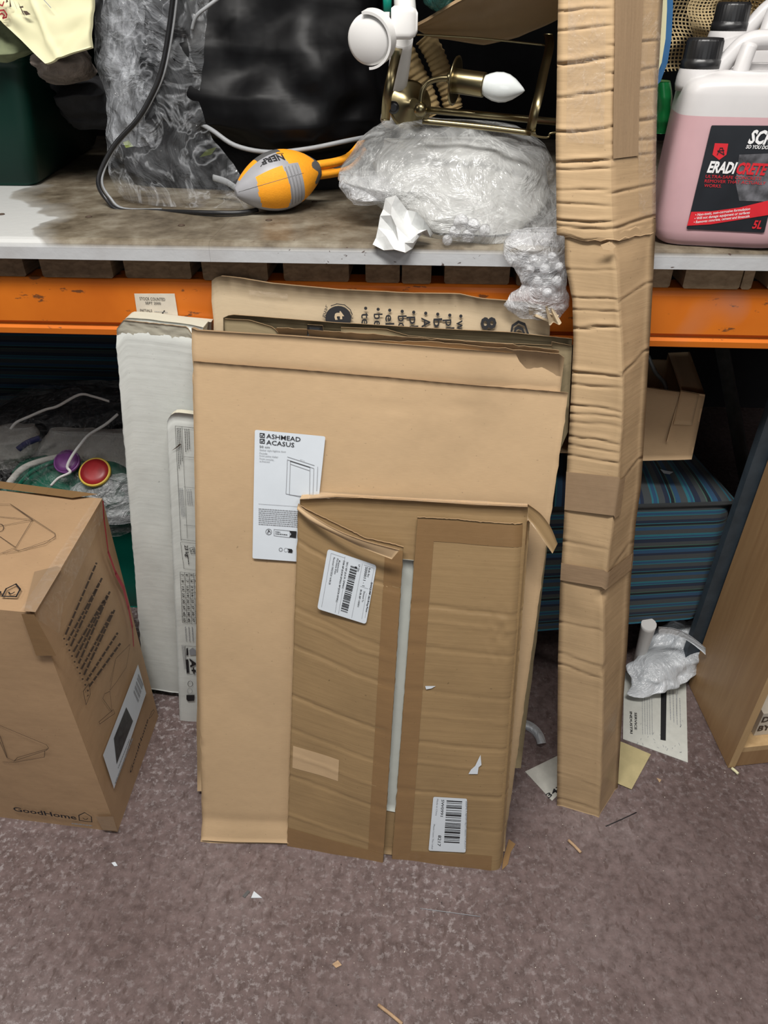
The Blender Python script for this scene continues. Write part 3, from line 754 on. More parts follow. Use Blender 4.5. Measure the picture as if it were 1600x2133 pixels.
rct = MB(); rct.grid(lambda s, t: poly_at(A_, s).lerp(poly_at(B_, s), t * 1.0) + pF.n * .0015 + Vector((0, -.0005, .0022 + .0012 * nz(s * 40, t * 3))), 60, 6, M['ctape'], (.4, .02))


def dispL(s, t):
    v = .003 * nz(s * 3, t * 5, 2)
    for c, a in ((.10, 2), (.27, 1.2), (.30, -1), (.375, 1.6), (.52, 2), (.62, 1.2), (.70, -1), (.77, 1.5), (.9, -1.2)): v -= .0012 * a * ridge(t, c + .02 * (s - .5) + .002 * nz(s * 20, c * 40), .004)
    return v


lf = MB(); ruled(lf, [(621, 1050), (640, 1062), (700, 1090), (760, 1118), (842, 1134)], [(598, 1762), (700, 1785), (798, 1809)], pF, M['front'], 40, 180, .004, lambda s, t: dispL(s, t) + .012 * s * s * (1 - t * .6) + .006 * ridge(t, 1, .3) * s, jag=.0015)


def dispR(s, t):
    v = .003 * nz(s * 3, t * 5, 8)
    for c, a in ((.22, 1.8), (.26, -1), (.33, 1.4), (.45, 1), (.52, -.8), (.60, 1.6), (.66, -1), (.75, 1.8), (.86, 1)): v -= .0011 * a * ridge(t, c + .015 * (s - .5) + .002 * nz(s * 20, c * 40), .004)
    v -= .020 * max(0, (s - .86) / .14) ** 2
    v += .0025 * nz(s * 22, t * 40) * ridge(s, .8, .12) * ridge(t, .28, .07)
    return v


rf = MB(); ruled(rf, [(870, 1075), (950, 1080), (1000, 1086), (1106, 1093)], [(815, 1803), (900, 1808), (1040, 1817), (1048, 1806)], pF, M['front'], 50, 180, .004, lambda s, t: dispR(s, t) + .006 * (1 - s) * (1 - t), jag=.0015)
# curled top strip, crossing the opening
cf = MB(); cp = [(622, 1050, .006), (650, 1066, .014), (700, 1088, .028), (760, 1105, .042), (838, 1122, .050)]
cq = [(622, 1062, .004), (650, 1082, .012), (700, 1102, .022), (760, 1124, .034), (822, 1143, .044)]
Ct = catmull([pF.px(a, b, c) for a, b, c in cp], 30); Cb = catmull([pF.px(a, b, c) for a, b, c in cq], 30)
cf.slab(lambda s, t: Ct[round(s * 30)].lerp(Cb[round(s * 30)], t) + pF.n * .006 * math.sin(t * math.pi) * (1 - s), 30, 6, M['sheet'], pF.n, .004, (.16, .03), M['edge'])
sf = MB(); cp = [(1100, 1052, -.004), (1125, 1066, .01), (1145, 1090, .02), (1158, 1120, .026)]; cq = [(1100, 1084, -.004), (1112, 1096, .008), (1130, 1118, .018), (1148, 1141, .024)]
Dt = catmull([pF.px(a, b, c) for a, b, c in cp], 20); Db = catmull([pF.px(a, b, c) for a, b, c in cq], 20)
sf.slab(lambda s, t: Dt[round(s * 20)].lerp(Db[round(s * 20)], t), 20, 4, M['front'], pF.n, .004, (.07, .03), M['edge'])
foam = MB(); pFi = pF.moved(-.0028)
ruled(foam, [(835, 1165), (866, 1168)], [(803, 1688), (826, 1692)], pFi, M['foam'], 4, 30, .0018, lambda s, t: .0006 * nz(s * 3, t * 30), M['foam'])
# brown tapes along the flap edges
def strip(poly_top, poly_bot, pl, m, nu=8, nv=60, dfn=None):
    t_ = MB(); T = [pl.px(*p) for p in poly_top]; B = [pl.px(*p) for p in poly_bot]
    t_.grid(lambda s, t: poly_at(T, s).lerp(poly_at(B, s), t) + pl.n * (dfn(s, t) if dfn else 0), nu, nv, m, ((T[-1] - T[0]).length, (T[0] - B[0]).length)); return t_


def follow(flap, x0, x1, t0, t1, topL, botL, dfn, m, nu=8, nv=90, off=.0007):
    """tape stuck on a flap: flap-space window x0..x1, t0..t1 following its relief"""
    T = [pF.px(*p) for p in topL]; B = [pF.px(*p) for p in botL]; tm = MB()
    def fn(s, t):
        S = lerp(x0, x1, s); TT = lerp(t0, t1, t)
        return poly_at(T, S).lerp(poly_at(B, S), TT) + pF.n * (dfn(S, TT) + off)
    tm.grid(fn, nu, nv, m, ((x1 - x0) * .2, (t1 - t0) * .8), True); return tm


tL_, bL_ = [(621, 1050), (640, 1062), (700, 1090), (760, 1118), (842, 1134)], [(598, 1762), (700, 1785), (798, 1809)]
dL = lambda s, t: dispL(s, t) + .012 * s * s * (1 - t * .6) + .006 * ridge(t, 1, .3) * s
tR_, bR_ = [(870, 1075), (950, 1080), (1000, 1086), (1106, 1093)], [(815, 1803), (900, 1808), (1040, 1817), (1048, 1806)]
dR = lambda s, t: dispR(s, t) + .006 * (1 - s) * (1 - t)
ltape = follow(None, .84, .998, .01, .998, tL_, bL_, dL, M['tape']); ltape2 = follow(None, .002, .998, .935, .998, tL_, bL_, dL, M['tape'], 20, 8, .0011)
rtape = follow(None, .004, .16, .003, .998, tR_, bR_, dR, M['tape']); rtape2 = follow(None, .16, .98, .003, .055, tR_, bR_, dR, M['tape'], 20, 8)
rtape3 = follow(None, .16, .86, .945, .998, tR_, bR_, dR, M['tape'], 20, 8)
pale = follow(None, .03, .5, .66, .73, tL_, bL_, dL, M['sheet'], 12, 12, .0006)


def drape(mb, topL, botL, dfn, rigid=True):
    shifts = []
    T = [pF.px(*p) for p in topL]; B = [pF.px(*p) for p in botL]
    for v in mb.v:
        s = .5; t = .5
        for _ in range(4):
            a = poly_at(T, s); b = poly_at(B, s); t = min(1, max(0, (a.z - v.z) / (a.z - b.z)))
            l = T[0].lerp(B[0], t).x; r = T[-1].lerp(B[-1], t).x; s = min(1, max(0, (v.x - l) / (r - l)))
        shifts.append(dfn(s, t))
    mx = max(shifts)
    for v, q in zip(mb.v, shifts): v += pF.n * (mx if rigid else q)
    return mb


cl = MB(); L4 = [(685, 1139), (786, 1173), (764, 1295), (663, 1263)]
cl.rounded(L4, pF, M['paper'], .0018, .06)


def lc(u, v):  # label space: u across from upper left, v down
    a = Vector(L4[0]).lerp(Vector(L4[1]), u); b = Vector(L4[3]).lerp(Vector(L4[2]), u); p = a.lerp(b, v); return (p.x, p.y)


def ctext(s_, u, v0, v1, h=None, m='ink', bold=0.): cl.text(s_, lc(u, v0), lc(u, v1), pF, M[m], h, .0024, bold)


for a, b in (((.08, .05), (.08, .95)), ((.36, .03), (.36, .97)), ((.43, .45), (.43, .97)), ((.96, .06), (.96, .9)), ((.90, .5), (.90, .93)), ((.76, .42), (.92, .42)), ((.72, .05), (.70, .97)), ((.08, .05), (.36, .05)), ((.96, .06), (.76, .06))):
    cl.pline([lc(*a), lc(*b)], pF, .7, M['inkg'], .0022)
ctext('Reason', .25, .12, .32, 4); ctext('Purchase Date', .21, .10, .36, 4); ctext('Received 19/02/2024 16:06:28', .14, .10, .55, 4)
ctext('SKU BP-JLICK-SMALL', .41, .10, .55, 4); ctext('DSR BP-JLICK-SMALL BP-JLICK-SMALL', .34, .10, .80, 4)
ctext('LP Qty', .65, .08, .20, 4); ctext('1', .585, .13, .15, 5)
ctext('Bulk Bar', .86, .08, .24, 4); ctext('S000011 - 1', .79, .08, .40, 6); ctext('Demand To', .84, .48, .66, 4); ctext('BUB-BP-10001', .77, .47, .76, 4)
ctext('BANQUMP 2&2 Bring Piece', .95, .30, .80, 4, bold=.01)
cl.bars(lc(.50, .14), lc(.46, .93), Vector(lc(.64, .14)) - Vector(lc(.50, .14)), pF, M['ink'], 70, .0022)
drape(cl, tL_, bL_, dL)
sl_ = MB(); S4 = [(903, 1657), (973, 1661), (970, 1773), (893, 1769)]; L4 = S4
sl_.rounded(S4, pF, M['paper'], .0018, .05)
for s_, u, v0, v1, h, m in (('SW0991', .22, .04, .35, 7, 'ink'), ('8217', .20, .70, .90, 8, 'ink'), ('Made in China', .08, .03, .34, 4, 'inkg'), ('Please Leave This Label', .045, .50, .96, 4, 'inkg'), ('000MCOBF0978D17BE0519-A2517', .93, .04, .93, 5, 'inkg')):
    sl_.text(s_, lc(u + .03, v0), lc(u + .03, v1), pF, M[m], h, .0024)
sl_.bars(lc(.40, .05), lc(.40, .83), Vector(lc(.86, .05)) - Vector(lc(.40, .05)), pF, M['ink'], 49, .0022, 5)
drape(sl_, tR_, bR_, dR)
tears = MB()
tears.ppoly([(886, 1427), (908, 1427), (899, 1432), (888, 1434)], pF, M['paper'], .0016)
tears2 = MB(); tears2.ppoly([(1001, 1569), (1003, 1590), (997, 1595), (995, 1609), (976, 1609), (981, 1600), (990, 1592)], pF, M['paper'], .0016)
drape(tears, tR_, bR_, dR); drape(tears2, tR_, bR_, dR)
thing('opened_flat_box', 'brown taped flat box in front, flaps parted over a strip of white foam', 'box',
      [('body', body), ('top_edge', rim), ('clear_tape', rct), ('left_flap', lf, 'flap with a tilted courier label', [('edge_tape', ltape), ('bottom_tape', ltape2), ('courier_label', cl, 'crumpled white courier label with barcode'), ('bare_patch', pale)]),
       ('right_flap', rf, 'flap with a barcode sticker near the floor', [('edge_tape', rtape), ('top_tape', rtape2), ('bottom_tape', rtape3), ('barcode_label', sl_, 'white barcode sticker'), ('torn_scrap', tears, 'torn white paper scrap'), ('torn_scrap', tears2, 'torn white paper scrap')]),
       ('top_flap', cf, 'curled strip torn across the opening'), ('side_flap', sf, 'small bent flap at the upper corner'), ('foam_panel', foam, 'pale grey foam strip')])

# ================================================================== white boxes
pW = Plane(at(300, 1433, Y=1.185), at(420, 1455, Y=1.175), at(320, 690, Y=1.135))
wb = MB()
def dW(s, t):
    return .0015 * nz(s * 6, t * 8) - .0025 * ridge(t, .018, .005) - .008 * ridge(t, 0, .010) + .0006 * math.sin(t * 420) * ridge(t, .03, .06)
ruled(wb, [(240, 690), (258, 666), (300, 668), (395, 680), (420, 686)], [(300, 1433), (420, 1452)], pW, M['wbox'], 30, 160, .028, dW, M['wboxd'], jag=.002)
wt = MB(); ruled(wt, [(244, 684), (258, 666), (390, 680), (400, 696)], [(242, 700), (400, 714)], pW, M['wboxd'], 26, 8, .002, lambda s, t: .0015 + .002 * nz(s * 25, t * 5) - .004 * t)
wl = MB(); ruled(wl, [(272, 1002), (345, 1006)], [(292, 1400), (372, 1408)], pW, M['wboxd'], 6, 10, .001, lambda s, t: .0022 + .0015 * nz(s * 6, t * 8))
thing('white_flat_carton', 'tall white corrugated flat carton with crushed yellowed top below the stock sticker', 'carton', [('body', wb), ('crushed_top', wt, 'yellowed crushed top fold')])
wb2 = MB(); pW2 = Plane(at(360, 1440, Y=1.2), at(430, 1450, Y=1.2), at(350, 660, Y=1.182))
ruled(wb2, [(284, 668), (292, 657), (310, 658), (350, 663), (440, 671)], [(330, 1400), (440, 1420)], pW2, M['wbox'], 20, 30, .014, lambda s, t: .002 * nz(s * 20, t * 30), M['wboxd'], jag=.003)
# behind-the-beam clearance: the board ends against the beam face
thing('white_flat_carton', 'second white carton almost hidden behind, only its ragged top shows by the sticker', 'carton', wb2)
pN = Plane(at(375, 1510, Y=1.115), at(430, 1520, Y=1.112), at(380, 880, Y=1.098))
nb = MB(); ruled(nb, [(347, 880), (352, 868), (365, 861), (430, 868)], [(375, 1510), (440, 1518)], pN, M['wbox'], 10, 60, .012, lambda s, t: .0012 * nz(s * 5, t * 14) - .004 * ridge(t, 0, .008), M['wboxd'], jag=.001)
pt = MB(); o = .0024; I = M['inkg']; K = M['ink']
pt.pline([(366, 886), (378, 1124)], pN, .8, K, o); pt.pline([(366, 886), (405, 890)], pN, .8, K, o); pt.pline([(380, 887), (391, 1120)], pN, .6, K, o); pt.pline([(378, 1122), (410, 1126)], pN, .8, K, o)
for y in (950, 1013, 1092): pt.pline([(384, y), (408, y + 2)], pN, .6, K, o)
for k in range(3):
    pt.greek((370 + k * 3.2, 890), (374 + k * 3.4, 975 - k * 8), 1.1, pN, K, o, k); pt.greek((386 + k * 4, 892), (388 + k * 4, 940 - k * 3), 1.2, pN, K, o, k + 5)
    pt.greek((374 + k * 3.2, 1015), (380 + k * 3, 1075), 1.1, pN, I, o, k + 9); pt.greek((390 + k * 4, 1018), (393 + k * 4, 1050), 1.2, pN, I, o, k + 12)
pt.pline([(377, 1128), (384, 1183), (412, 1187)], pN, .7, K, o); pt.pline([(377, 1128), (410, 1131)], pN, .7, K, o)
pt.text('23 kg', (385, 1134), (388, 1158), pN, K, 9, o, .02); pt.greek((392, 1155), (394, 1175), 1.4, pN, K, o)
pt.pline([(396, 1140), (399, 1152), (407, 1152), (405, 1138)], pN, 1.1, K, o, True); pt.pline([(399, 1147), (403, 1141), (405, 1149)], pN, 1.1, K, o, True)
tab = [[7, 8, 15, 23, 30, 37, 45, 52], [6, 7, 13, 19, 26, 32, 38, 45], [5, 6, 11, 16, 22, 27, 32, 37], [4, 5, 9, 13, 17, 22, 26, 30]]
for c_ in range(5): pt.pline([(376 + c_ * 9.4, 1190 + c_), (381 + c_ * 9.4, 1295 + c_)], pN, .9, K, o)
for r_ in range(9): pt.pline([(376 + r_ * .6, 1190 + r_ * 13.1), (413, 1194 + r_ * 13.1)], pN, .8, K, o)
for c_ in range(4):
    for r_ in range(8): pt.text(str(tab[c_][r_]), (378.5 + c_ * 9.4 + r_ * .6, 1194 + r_ * 13.1), (378.9 + c_ * 9.4 + r_ * .6, 1194 + r_ * 13.1 + 4 * len(str(tab[c_][r_]))), pN, K, 6, o, .02)
for k in range(3): pt.greek((387 + k * 7, 1304), (389 + k * 7, 1334), 1.5, pN, I, o, k + 3)
pt.pline([(386, 1344), (390, 1402), (412, 1404)], pN, 1, K, o); pt.pline([(386, 1344), (410, 1346)], pN, 1, K, o)
pt.ppoly([(395, 1352), (402, 1348), (409, 1353), (409, 1362), (396, 1363)], pN, I, o); pt.ppoly([(389, 1349), (392, 1348), (393, 1363), (389, 1364)], pN, K, o)
pt.text('A+', (396, 1370), (399, 1401), pN, K, 17, o, .04); pt.ppoly([(387, 1372), (393, 1372), (395, 1400), (390, 1400)], pN, K, o)
for k in range(4): pt.greek((379 + k * 1.8, 1342), (385 + k * 1.6, 1392), .7, pN, I, o, k)
pt.pline([(397 + 5 * math.cos(a * .524), 1423 + 6 * math.sin(a * .524)) for a in range(12)], pN, 1.2, K, o, True)
pt.pline([(396 + 5 * math.cos(a * .524), 1438 + 6 * math.sin(a * .524)) for a in range(12)], pN, .9, I, o, True)
pt.ppoly([(389, 1446), (406, 1446), (405, 1458), (392, 1459), (389, 1455)], pN, K, o)
pt.ppoly([(378, 925), (370, 931), (358, 938), (369, 929), (376, 922)], pN, M['inkb'], o)
thing('narrow_white_box', 'narrow white box with rotated printed tables and weight mark, left of the labelled carton', 'box', [('body', nb), ('printed_panel', pt, 'black printed tables, symbols and numbers')])

# ================================================================== tall leaning carton
E0 = at(1250, 1705, z=0); pT = Plane(E0, E0 + Vector((1, -.06, 0)), at(1275, 300, Y=1.12))
rowsT = [(-160, 1166, 1275, 1390), (0, 1163, 1275, 1381), (120, 1161, 1274, 1374), (200, 1160, 1272, 1369), (300, 1158, 1271, 1367), (400, 1159, 1272, 1366), (495, 1160, 1276, 1366), (560, 1176, 1286, 1363),
         (640, 1192, 1291, 1359), (720, 1194, 1297, 1355), (800, 1191, 1299, 1350), (900, 1186, 1297, 1345), (1000, 1180, 1290, 1339), (1060, 1177, 1281, 1335), (1130, 1173, 1273, 1325), (1250, 1166, 1258, 1315), (1400, 1162, 1259, 1307), (1550, 1161, 1255, 1296), (1705, 1160, 1250, 1287)]


def tall_part(y0, y1, nvv, off, creases, seed, widen=0.0):
    mb = MB(); rr = []
    for j in range(nvv + 1):
        y = lerp(y0, y1, j / nvv); xl, xe, xr = interp(rowsT, y)
        if y > 500: xl = max(xl, 1176) if y < 640 and widen == 0 else xl
        u = (1705 - y) / 1705
        e = pT.px(xe, y); zz = max(0.0005, e.z)
        dl = .023; dr = lerp(.078, .052, min(1, u * 1.3))
        l = ax(xl, e.y + dl, zz); r = ax(xr, e.y + dr, zz); e = Vector((e.x, e.y, zz))
        if j == 0 and y0 > 1600: l.z = r.z = e.z = .0005
        b = l + r - e; c = (l + r) / 2; ring = []
        for A, B_, sd in ((l, e, 0), (e, r, 1), (r, b, 2), (b, l, 3)):
            nn = (B_ - A).cross(Vector((0, 0, 1))).normalized()
            if nn.dot((A + B_) / 2 - c) < 0: nn = -nn
            for k in range(8):
                t = k / 8; p = A.lerp(B_, t); d = off
                for cy, am, wd, sl_0, side in creases:
                    if side in (sd, 9) or side < 0:
                        q_ = y + sl_0 * (t - .5) + 5 * nz(t * 3, cy * .1, sd); d -= am * .62 * (ridge(q_, cy, wd * .40) - .40 * ridge(q_, cy - wd * 1.3, wd * .9)) * (.55 + .75 * abs(nz(t * 2.5, cy * .37, sd + 4)) * 2)
                d += .0022 * nz(p.x * 14, p.z * 14, seed + sd)
                if t == 0: d *= .6
                # dent at the long edge
                p = p + nn * d
                if k == 0 and sd == 1: p = p + Vector((0, 0, 0)) + Vector((.0, .012, 0)) * ridge(y, 1245, 14) + Vector((-.002, .004, 0)) * ridge(y, 1400, 10)
                ring.append(p)
        rr.append(ring)
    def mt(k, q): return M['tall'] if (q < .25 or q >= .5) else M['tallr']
    i0 = len(mb.v)
    for r_ in rr: mb.v += r_
    for k in range(len(rr) - 1):
        for q in range(32):
            A = i0 + k * 32 + q; B_ = i0 + k * 32 + (q + 1) % 32
            v0 = rr[k][0].z; v1 = rr[k + 1][0].z
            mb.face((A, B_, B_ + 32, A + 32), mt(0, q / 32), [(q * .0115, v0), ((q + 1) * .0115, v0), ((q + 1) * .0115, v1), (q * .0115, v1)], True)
    mb.face([i0 + q for q in range(32)], M['edge']); mb.face([i0 + (len(rr) - 1) * 32 + q for q in range(32)][::-1], M['edge'])
    return mb


cr_lo = [(570, .003, 5, 10, 0), (630, .004, 5, 12, 0), (655, .003, 5, 12, 0), (692, .006, 6, 14, 0), (620, .003, 5, 24, 1), (790, .007, 6, 6, 0), (770, .005, 6, 30, 1), (815, .004, 6, 8, 0), (860, .004, 5, 4, 0), (877, .004, 5, 4, 0), (927, .004, 5, 0, 0), (945, .003, 5, 0, 0),
         (968, .005, 5, -3, 0), (1020, .006, 6, -10, 0), (1005, .005, 6, 36, 1), (1030, .004, 5, -5, 0), (1190, .003, 8, 40, 1), (1228, .004, 6, -8, 0), (1320, .002, 6, 0, 0), (1390, .003, 5, -10, 0), (1413, .004, 5, -14, 0), (1640, .002, 4, -12, 0), (1690, .004, 5, 0, 0), (1150, .002, 7, 0, 0), (895, .002, 7, 3, 0)]
cr_hi = [(20, .003, 6, 10, 0), (60, .004, 6, 12, 0), (130, .007, 8, 24, 0), (200, .005, 6, 20, 0), (275, .006, 6, 12, 0), (340, .007, 6, 10, 0), (355, .004, 5, 10, 0), (400, .003, 6, 10, 0), (465, .006, 5, 4, 0), (480, .003, 5, 5, 0), (190, .005, 6, 0, 1), (260, .005, 8, 10, 1), (330, .004, 6, -4, 1), (400, .004, 6, 8, 1), (470, .005, 6, 12, 1), (150, .003, 6, 8, 1), (90, .003, 6, 8, 1), (300, .003, 8, 3, 1), (430, .003, 6, 5, 0)]
low = tall_part(1705, 470, 420, -.0035, cr_lo, 3); high = tall_part(503, -160, 240, .0015, cr_hi, 9)
# ragged torn lower rim of the upper half
for v in high.v:
    if v.z < high.v[0].z + .012: v.z += .006 * nz(v.x * 90, v.y * 60) + .004 * nz(v.x * 260, 2)
tps = []


def wrap_band(y0, y1, slope, m, f0=0., f1=1., side='both'):
    """tape or shading band over both visible faces of the tall carton"""
    t_ = MB(); n = 24
    def fn(s, t):
        y = lerp(y0, y1, t); 
        xl, xe, xr = interp(rowsT, y); u = (1705 - y) / 1705
        e = pT.px(xe, y); dl = .023; dr = lerp(.078, .052, min(1, u * 1.3)); l = ax(xl, e.y + dl, e.z); r = ax(xr, e.y + dr, e.z)
        S = lerp(f0, f1, s); p = l.lerp(e, S * 2) if S < .5 else e.lerp(r, S * 2 - 1)
        nl = (e - l).cross(Vector((0, 0, 1))); nl = nl if nl.y < 0 else -nl; nr = (r - e).cross(Vector((0, 0, 1))); nr = nr if nr.x > 0 or nr.y < 0 else -nr
        nn = nl.normalized() if S < .5 else nr.normalized()
        if abs(S - .5) < .03: nn = (nl.normalized() + nr.normalized()).normalized()
        k = (S * 2 if S < .5 else -(S * 2 - 1)) * slope
        return p + nn * (.0042 if y < 520 else .0012) + Vector((0, 0, -k * .0008))
    t_.grid(fn, n, 16, m, (.2, .1)); return t_


tps.append(('tape_shade_band', wrap_band(1192, 1228, -6, M['tape_l']), 'faded tape band round the lower half'))
tps.append(('tape_shade_band', wrap_band(1000, 1080, -8, M['tape_l'], .0, .62), None))
tps.append(('tape_shade_band', wrap_band(-150, 330, 0, M['tape_l'], .52, .78), 'lengthwise brown shading strip'))  # darker strip down the right face, shading put into its colour
tps.append(('clear_tape', wrap_band(-150, 300, 0, M['ctape'], .1, .45), 'wrinkled clear tape'))
tps.append(('clear_tape', wrap_band(-150, 460, 0, M['ctape'], .78, .98), 'wrinkled clear tape'))
gap = MB(); pg = pT.moved(.004)
gap.ppoly([(1251, 510), (1270, 503), (1283, 513), (1274, 522), (1256, 519)], pg.moved(.004), M['sheet'])
dnt = MB()
dnt.ppoly([(1246, 1225), (1254, 1222), (1262, 1230), (1276, 1257), (1262, 1250), (1252, 1242)], pT.moved(.002), M['inkb'], .003)
thing('tall_carton', 'tall narrow creased carton leaning on the shelf edge, torn through near shelf height', 'carton', [('lower_body', low), ('upper_body', high)] + tps + [('torn_flap', gap)])

# ================================================================== box at the left on the floor
g = dict(FR=at(245, 1733, z=.0), BR=at(330, 1492, z=0)); hgt = .602
FRt = at(72, 1277, z=hgt); BRt = at(213, 1038, z=hgt + .0)
dirx = (at(0, 1702, z=0) - g['FR']).normalized(); FL = g['FR'] + dirx * .46; BL = g['BR'] + dirx * .46; FLt = FRt + dirx * .45; BLt = BRt + dirx * .46
gm = MB()


def face4(mb, a, b, c, d, m, nu=16, nv=24, bulge=.006, seed=0):
    n = (b - a).cross(d - a).normalized()
    ctr = (g['FR'] + BLt) / 2
    if n.dot(a - ctr) < 0: n = -n
    mb.grid(lambda s, t: a.lerp(b, s).lerp(d.lerp(c, s), t) + n * (bulge * math.sin(math.pi * s) * math.sin(math.pi * t) + .002 * nz(s * 6, t * 6, seed) * min(1, 8 * s, 8 * t, 8 - 8 * s, 8 - 8 * t)), nu, nv, m, ((b - a).length, (d - a).length))


face4(gm, FL, g['FR'], FRt, FLt, M['gh'], seed=1); face4(gm, g['FR'], g['BR'], BRt, FRt, M['gh'], seed=2); face4(gm, FLt, FRt, BRt, BLt, M['gh'], seed=3)
face4(gm, BL, g['BR'], BRt, BLt, M['gh'], 4, 4, 0); face4(gm, FL, BL, BLt, FLt, M['gh'], 4, 4, 0); face4(gm, FL, g['FR'], g['BR'], BL, M['gh'], 2, 2, 0)
pf = Plane(FL, g['FR'], FRt); ps_ = Plane(g['FR'], g['BR'], FRt); ptp = Plane(FRt, BRt, FLt)
pf = pf.moved(.0065); ps_ = ps_.moved(.0075); ptp = ptp.moved(.0065)
gp = MB(); B_ = M['inkb']
house = [(0, 0), (0, -.6), (.5, -1), (1, -.6), (1, 0)]


def logo(mb, o_, xa, ya, pl, wd):
    P_ = [(o_[0] + xa[0] * a + ya[0] * -b, o_[1] + xa[1] * a + ya[1] * -b) for a, b in house]; mb.pline(P_, pl, wd, M['ink'], close=True)
    Q = [(o_[0] + xa[0] * a + ya[0] * b, o_[1] + xa[1] * a + ya[1] * b) for a, b in ((.3, .35), (.42, .22), (.58, .22), (.7, .35))]; mb.pline(Q, pl, wd * .8, M['ink'])


gp.text('GoodHome', (30, 1688), (161, 1706), pf, M['ink'], 19, bold=.02)
logo(gp, (166, 1708), (26, 3), (-2, -18), pf, 2.6)
gp_w = gp; gp = MB()
gp_w.greek((150, 1714), (193, 1719), 2, pf, M['inkg'])
for P_ in ([(-10, 1505), (0, 1510), (97, 1550), (102, 1557), (97, 1562), (30, 1584), (15, 1577), (-10, 1520)], [(94, 1563), (93, 1576), (30, 1587), (6, 1586)], [(30, 1585), (37, 1577), (99, 1559)], [(0, 1530), (16, 1577)]):
    gp.pline(P_, pf, 1.3, B_)
# top print
gp_f = gp; gp = MB()
for P_ in ([(-10, 1052), (0, 1051), (22, 1051), (115, 1112), (115, 1120), (103, 1126), (40, 1148), (28, 1143), (-10, 1158)], [(115, 1118), (94, 1134), (30, 1150), (6, 1153)], [(0, 1077), (68, 1083), (33, 1141), (-5, 1115)], [(68, 1083), (0, 1097)], [(68, 1083), (22, 1051)]):
    gp.pline(P_, ptp, 1.2, B_)
gp.pline([(8 * math.cos(a * .524), 1100 + 8 * math.sin(a * .524)) for a in range(12)], ptp, 1.5, B_, close=True)
gp_d = gp; gp = MB(); logo(gp, (5, 1243), (29, 1), (14, -26), ptp, 3.4)
gp.text('e', (-14, 1238), (0, 1240), ptp, M['ink'], 17, bold=.02)
gp_t = gp; gp = MB()
# side print: slanted text block, drawing, wordmark, small logo
for k in range(10):
    a = (135 + k * 5.5, 1322 + k * 12); b = (200 + k * 5.5, 1172 + k * 12 + (0, 30, 8, 40, 20, 0, 30, 12, 50, 60)[k]); gp.greek(a, b, 4.2, ps_, B_, seed=k + 20)
    gp.ppoly([(a[0] - 5, a[1] + 8), (a[0] - 2, a[1] + 6), (a[0], a[1] + 9), (a[0] - 3, a[1] + 11)], ps_, B_)
gp.pline([(178, 1468), (172, 1440), (184, 1424), (187, 1446), (178, 1468)], ps_, 2, B_); gp.pline([(180, 1450), (183, 1448)], ps_, 2, B_)
for P_ in ([(205, 1504), (235, 1478), (238, 1486), (207, 1508)], [(217, 1445), (228, 1440), (232, 1482), (213, 1455)], [(240, 1372), (270, 1342), (262, 1390), (242, 1420), (228, 1438)], [(240, 1372), (228, 1420)]):
    gp.pline(P_, ps_, 1.2, B_, close=len(P_) > 3)
gp_s = gp; gp = MB(); gp.text('GoodHome', (271, 1612), (308, 1500), ps_, M['ink'], 14, bold=.015); logo(gp, (309, 1497), (5, -14), (9, -8), ps_, 1.6)
sticker = MB(); sticker.ppoly([(213, 1573), (286, 1384), (303, 1444), (236, 1643)], ps_, M['paper'], .0016)
sticker.ppoly([(235, 1538), (261, 1473), (275, 1502), (241, 1592)], ps_, M['darkpic'], .0022)
sticker.bars((276, 1442), (287, 1402), (10, 22), ps_, M['inkg'], 18, .0022); sticker.greek((238, 1632), (274, 1538), 2.2, ps_, M['inkg'], .0022); sticker.greek((244, 1600), (268, 1540), 1.6, ps_, M['inkg'], .0022)
redl = MB()
for a, b, wv in (((213, 1045), (215, 1080), 3), ((215, 1080), (224, 1150), 3), ((224, 1150), (240, 1195), 4), ((240, 1195), (256, 1225), 6), ((256, 1225), (266, 1265), 6), ((266, 1265), (274, 1305), 5), ((274, 1305), (277, 1345), 3)):
    redl.pline([a, b], ps_, wv * 2.2, M['red'], .0016)
t1 = MB(); t1.ppoly([(0, 1003), (205, 1030), (150, 1038), (0, 1018)], ptp, M['tape'], .0008)
t1.ppoly([(-20, 1003), (0, 1003), (0, 1018), (-20, 1016)], ptp, M['tape'], .0008)
t2 = MB(); t2.ppoly([(205, 1030), (213, 1040), (75, 1277), (42, 1273)], ptp, M['ctape'], .0016)
t3 = MB(); t3.ppoly([(213, 1045), (222, 1062), (130, 1262), (122, 1320), (80, 1292), (76, 1278)], ps_, M['ctape'], .0012)
t4 = MB(); t4.ppoly([(45, 1278), (72, 1279), (118, 1365), (76, 1365)], pf, M['tape'], .001)
t5 = MB(); t5.ppoly([(200, 1700), (236, 1700), (245, 1730), (215, 1728)], pf, M['tape_l'], .001)
t6 = MB(); t6.ppoly([(120, 1180), (128, 1186), (74, 1276), (50, 1274), (72, 1192)], ptp, M['tape_l'], .0012)
thing('appliance_box', 'brown hob box on the floor with line drawing, white side sticker and red pen streak', 'box',
      [('body', gm), ('front_wordmark', gp_w, 'black printed wordmark'), ('front_drawing', gp_f, 'black line drawing'), ('top_drawing', gp_d, 'black line drawing'), ('top_wordmark', gp_t, 'black printed house mark'), ('side_text', gp_s, 'black printed text block'), ('side_wordmark', gp, 'black printed wordmark'), ('side_sticker', sticker, 'white sticker with dark picture'), ('red_streak', redl, 'red marker streak'), ('brown_tape', t1), ('clear_tape', t2), ('clear_tape', t3), ('brown_tape', t4), ('brown_tape', t5), ('brown_tape', t6)])

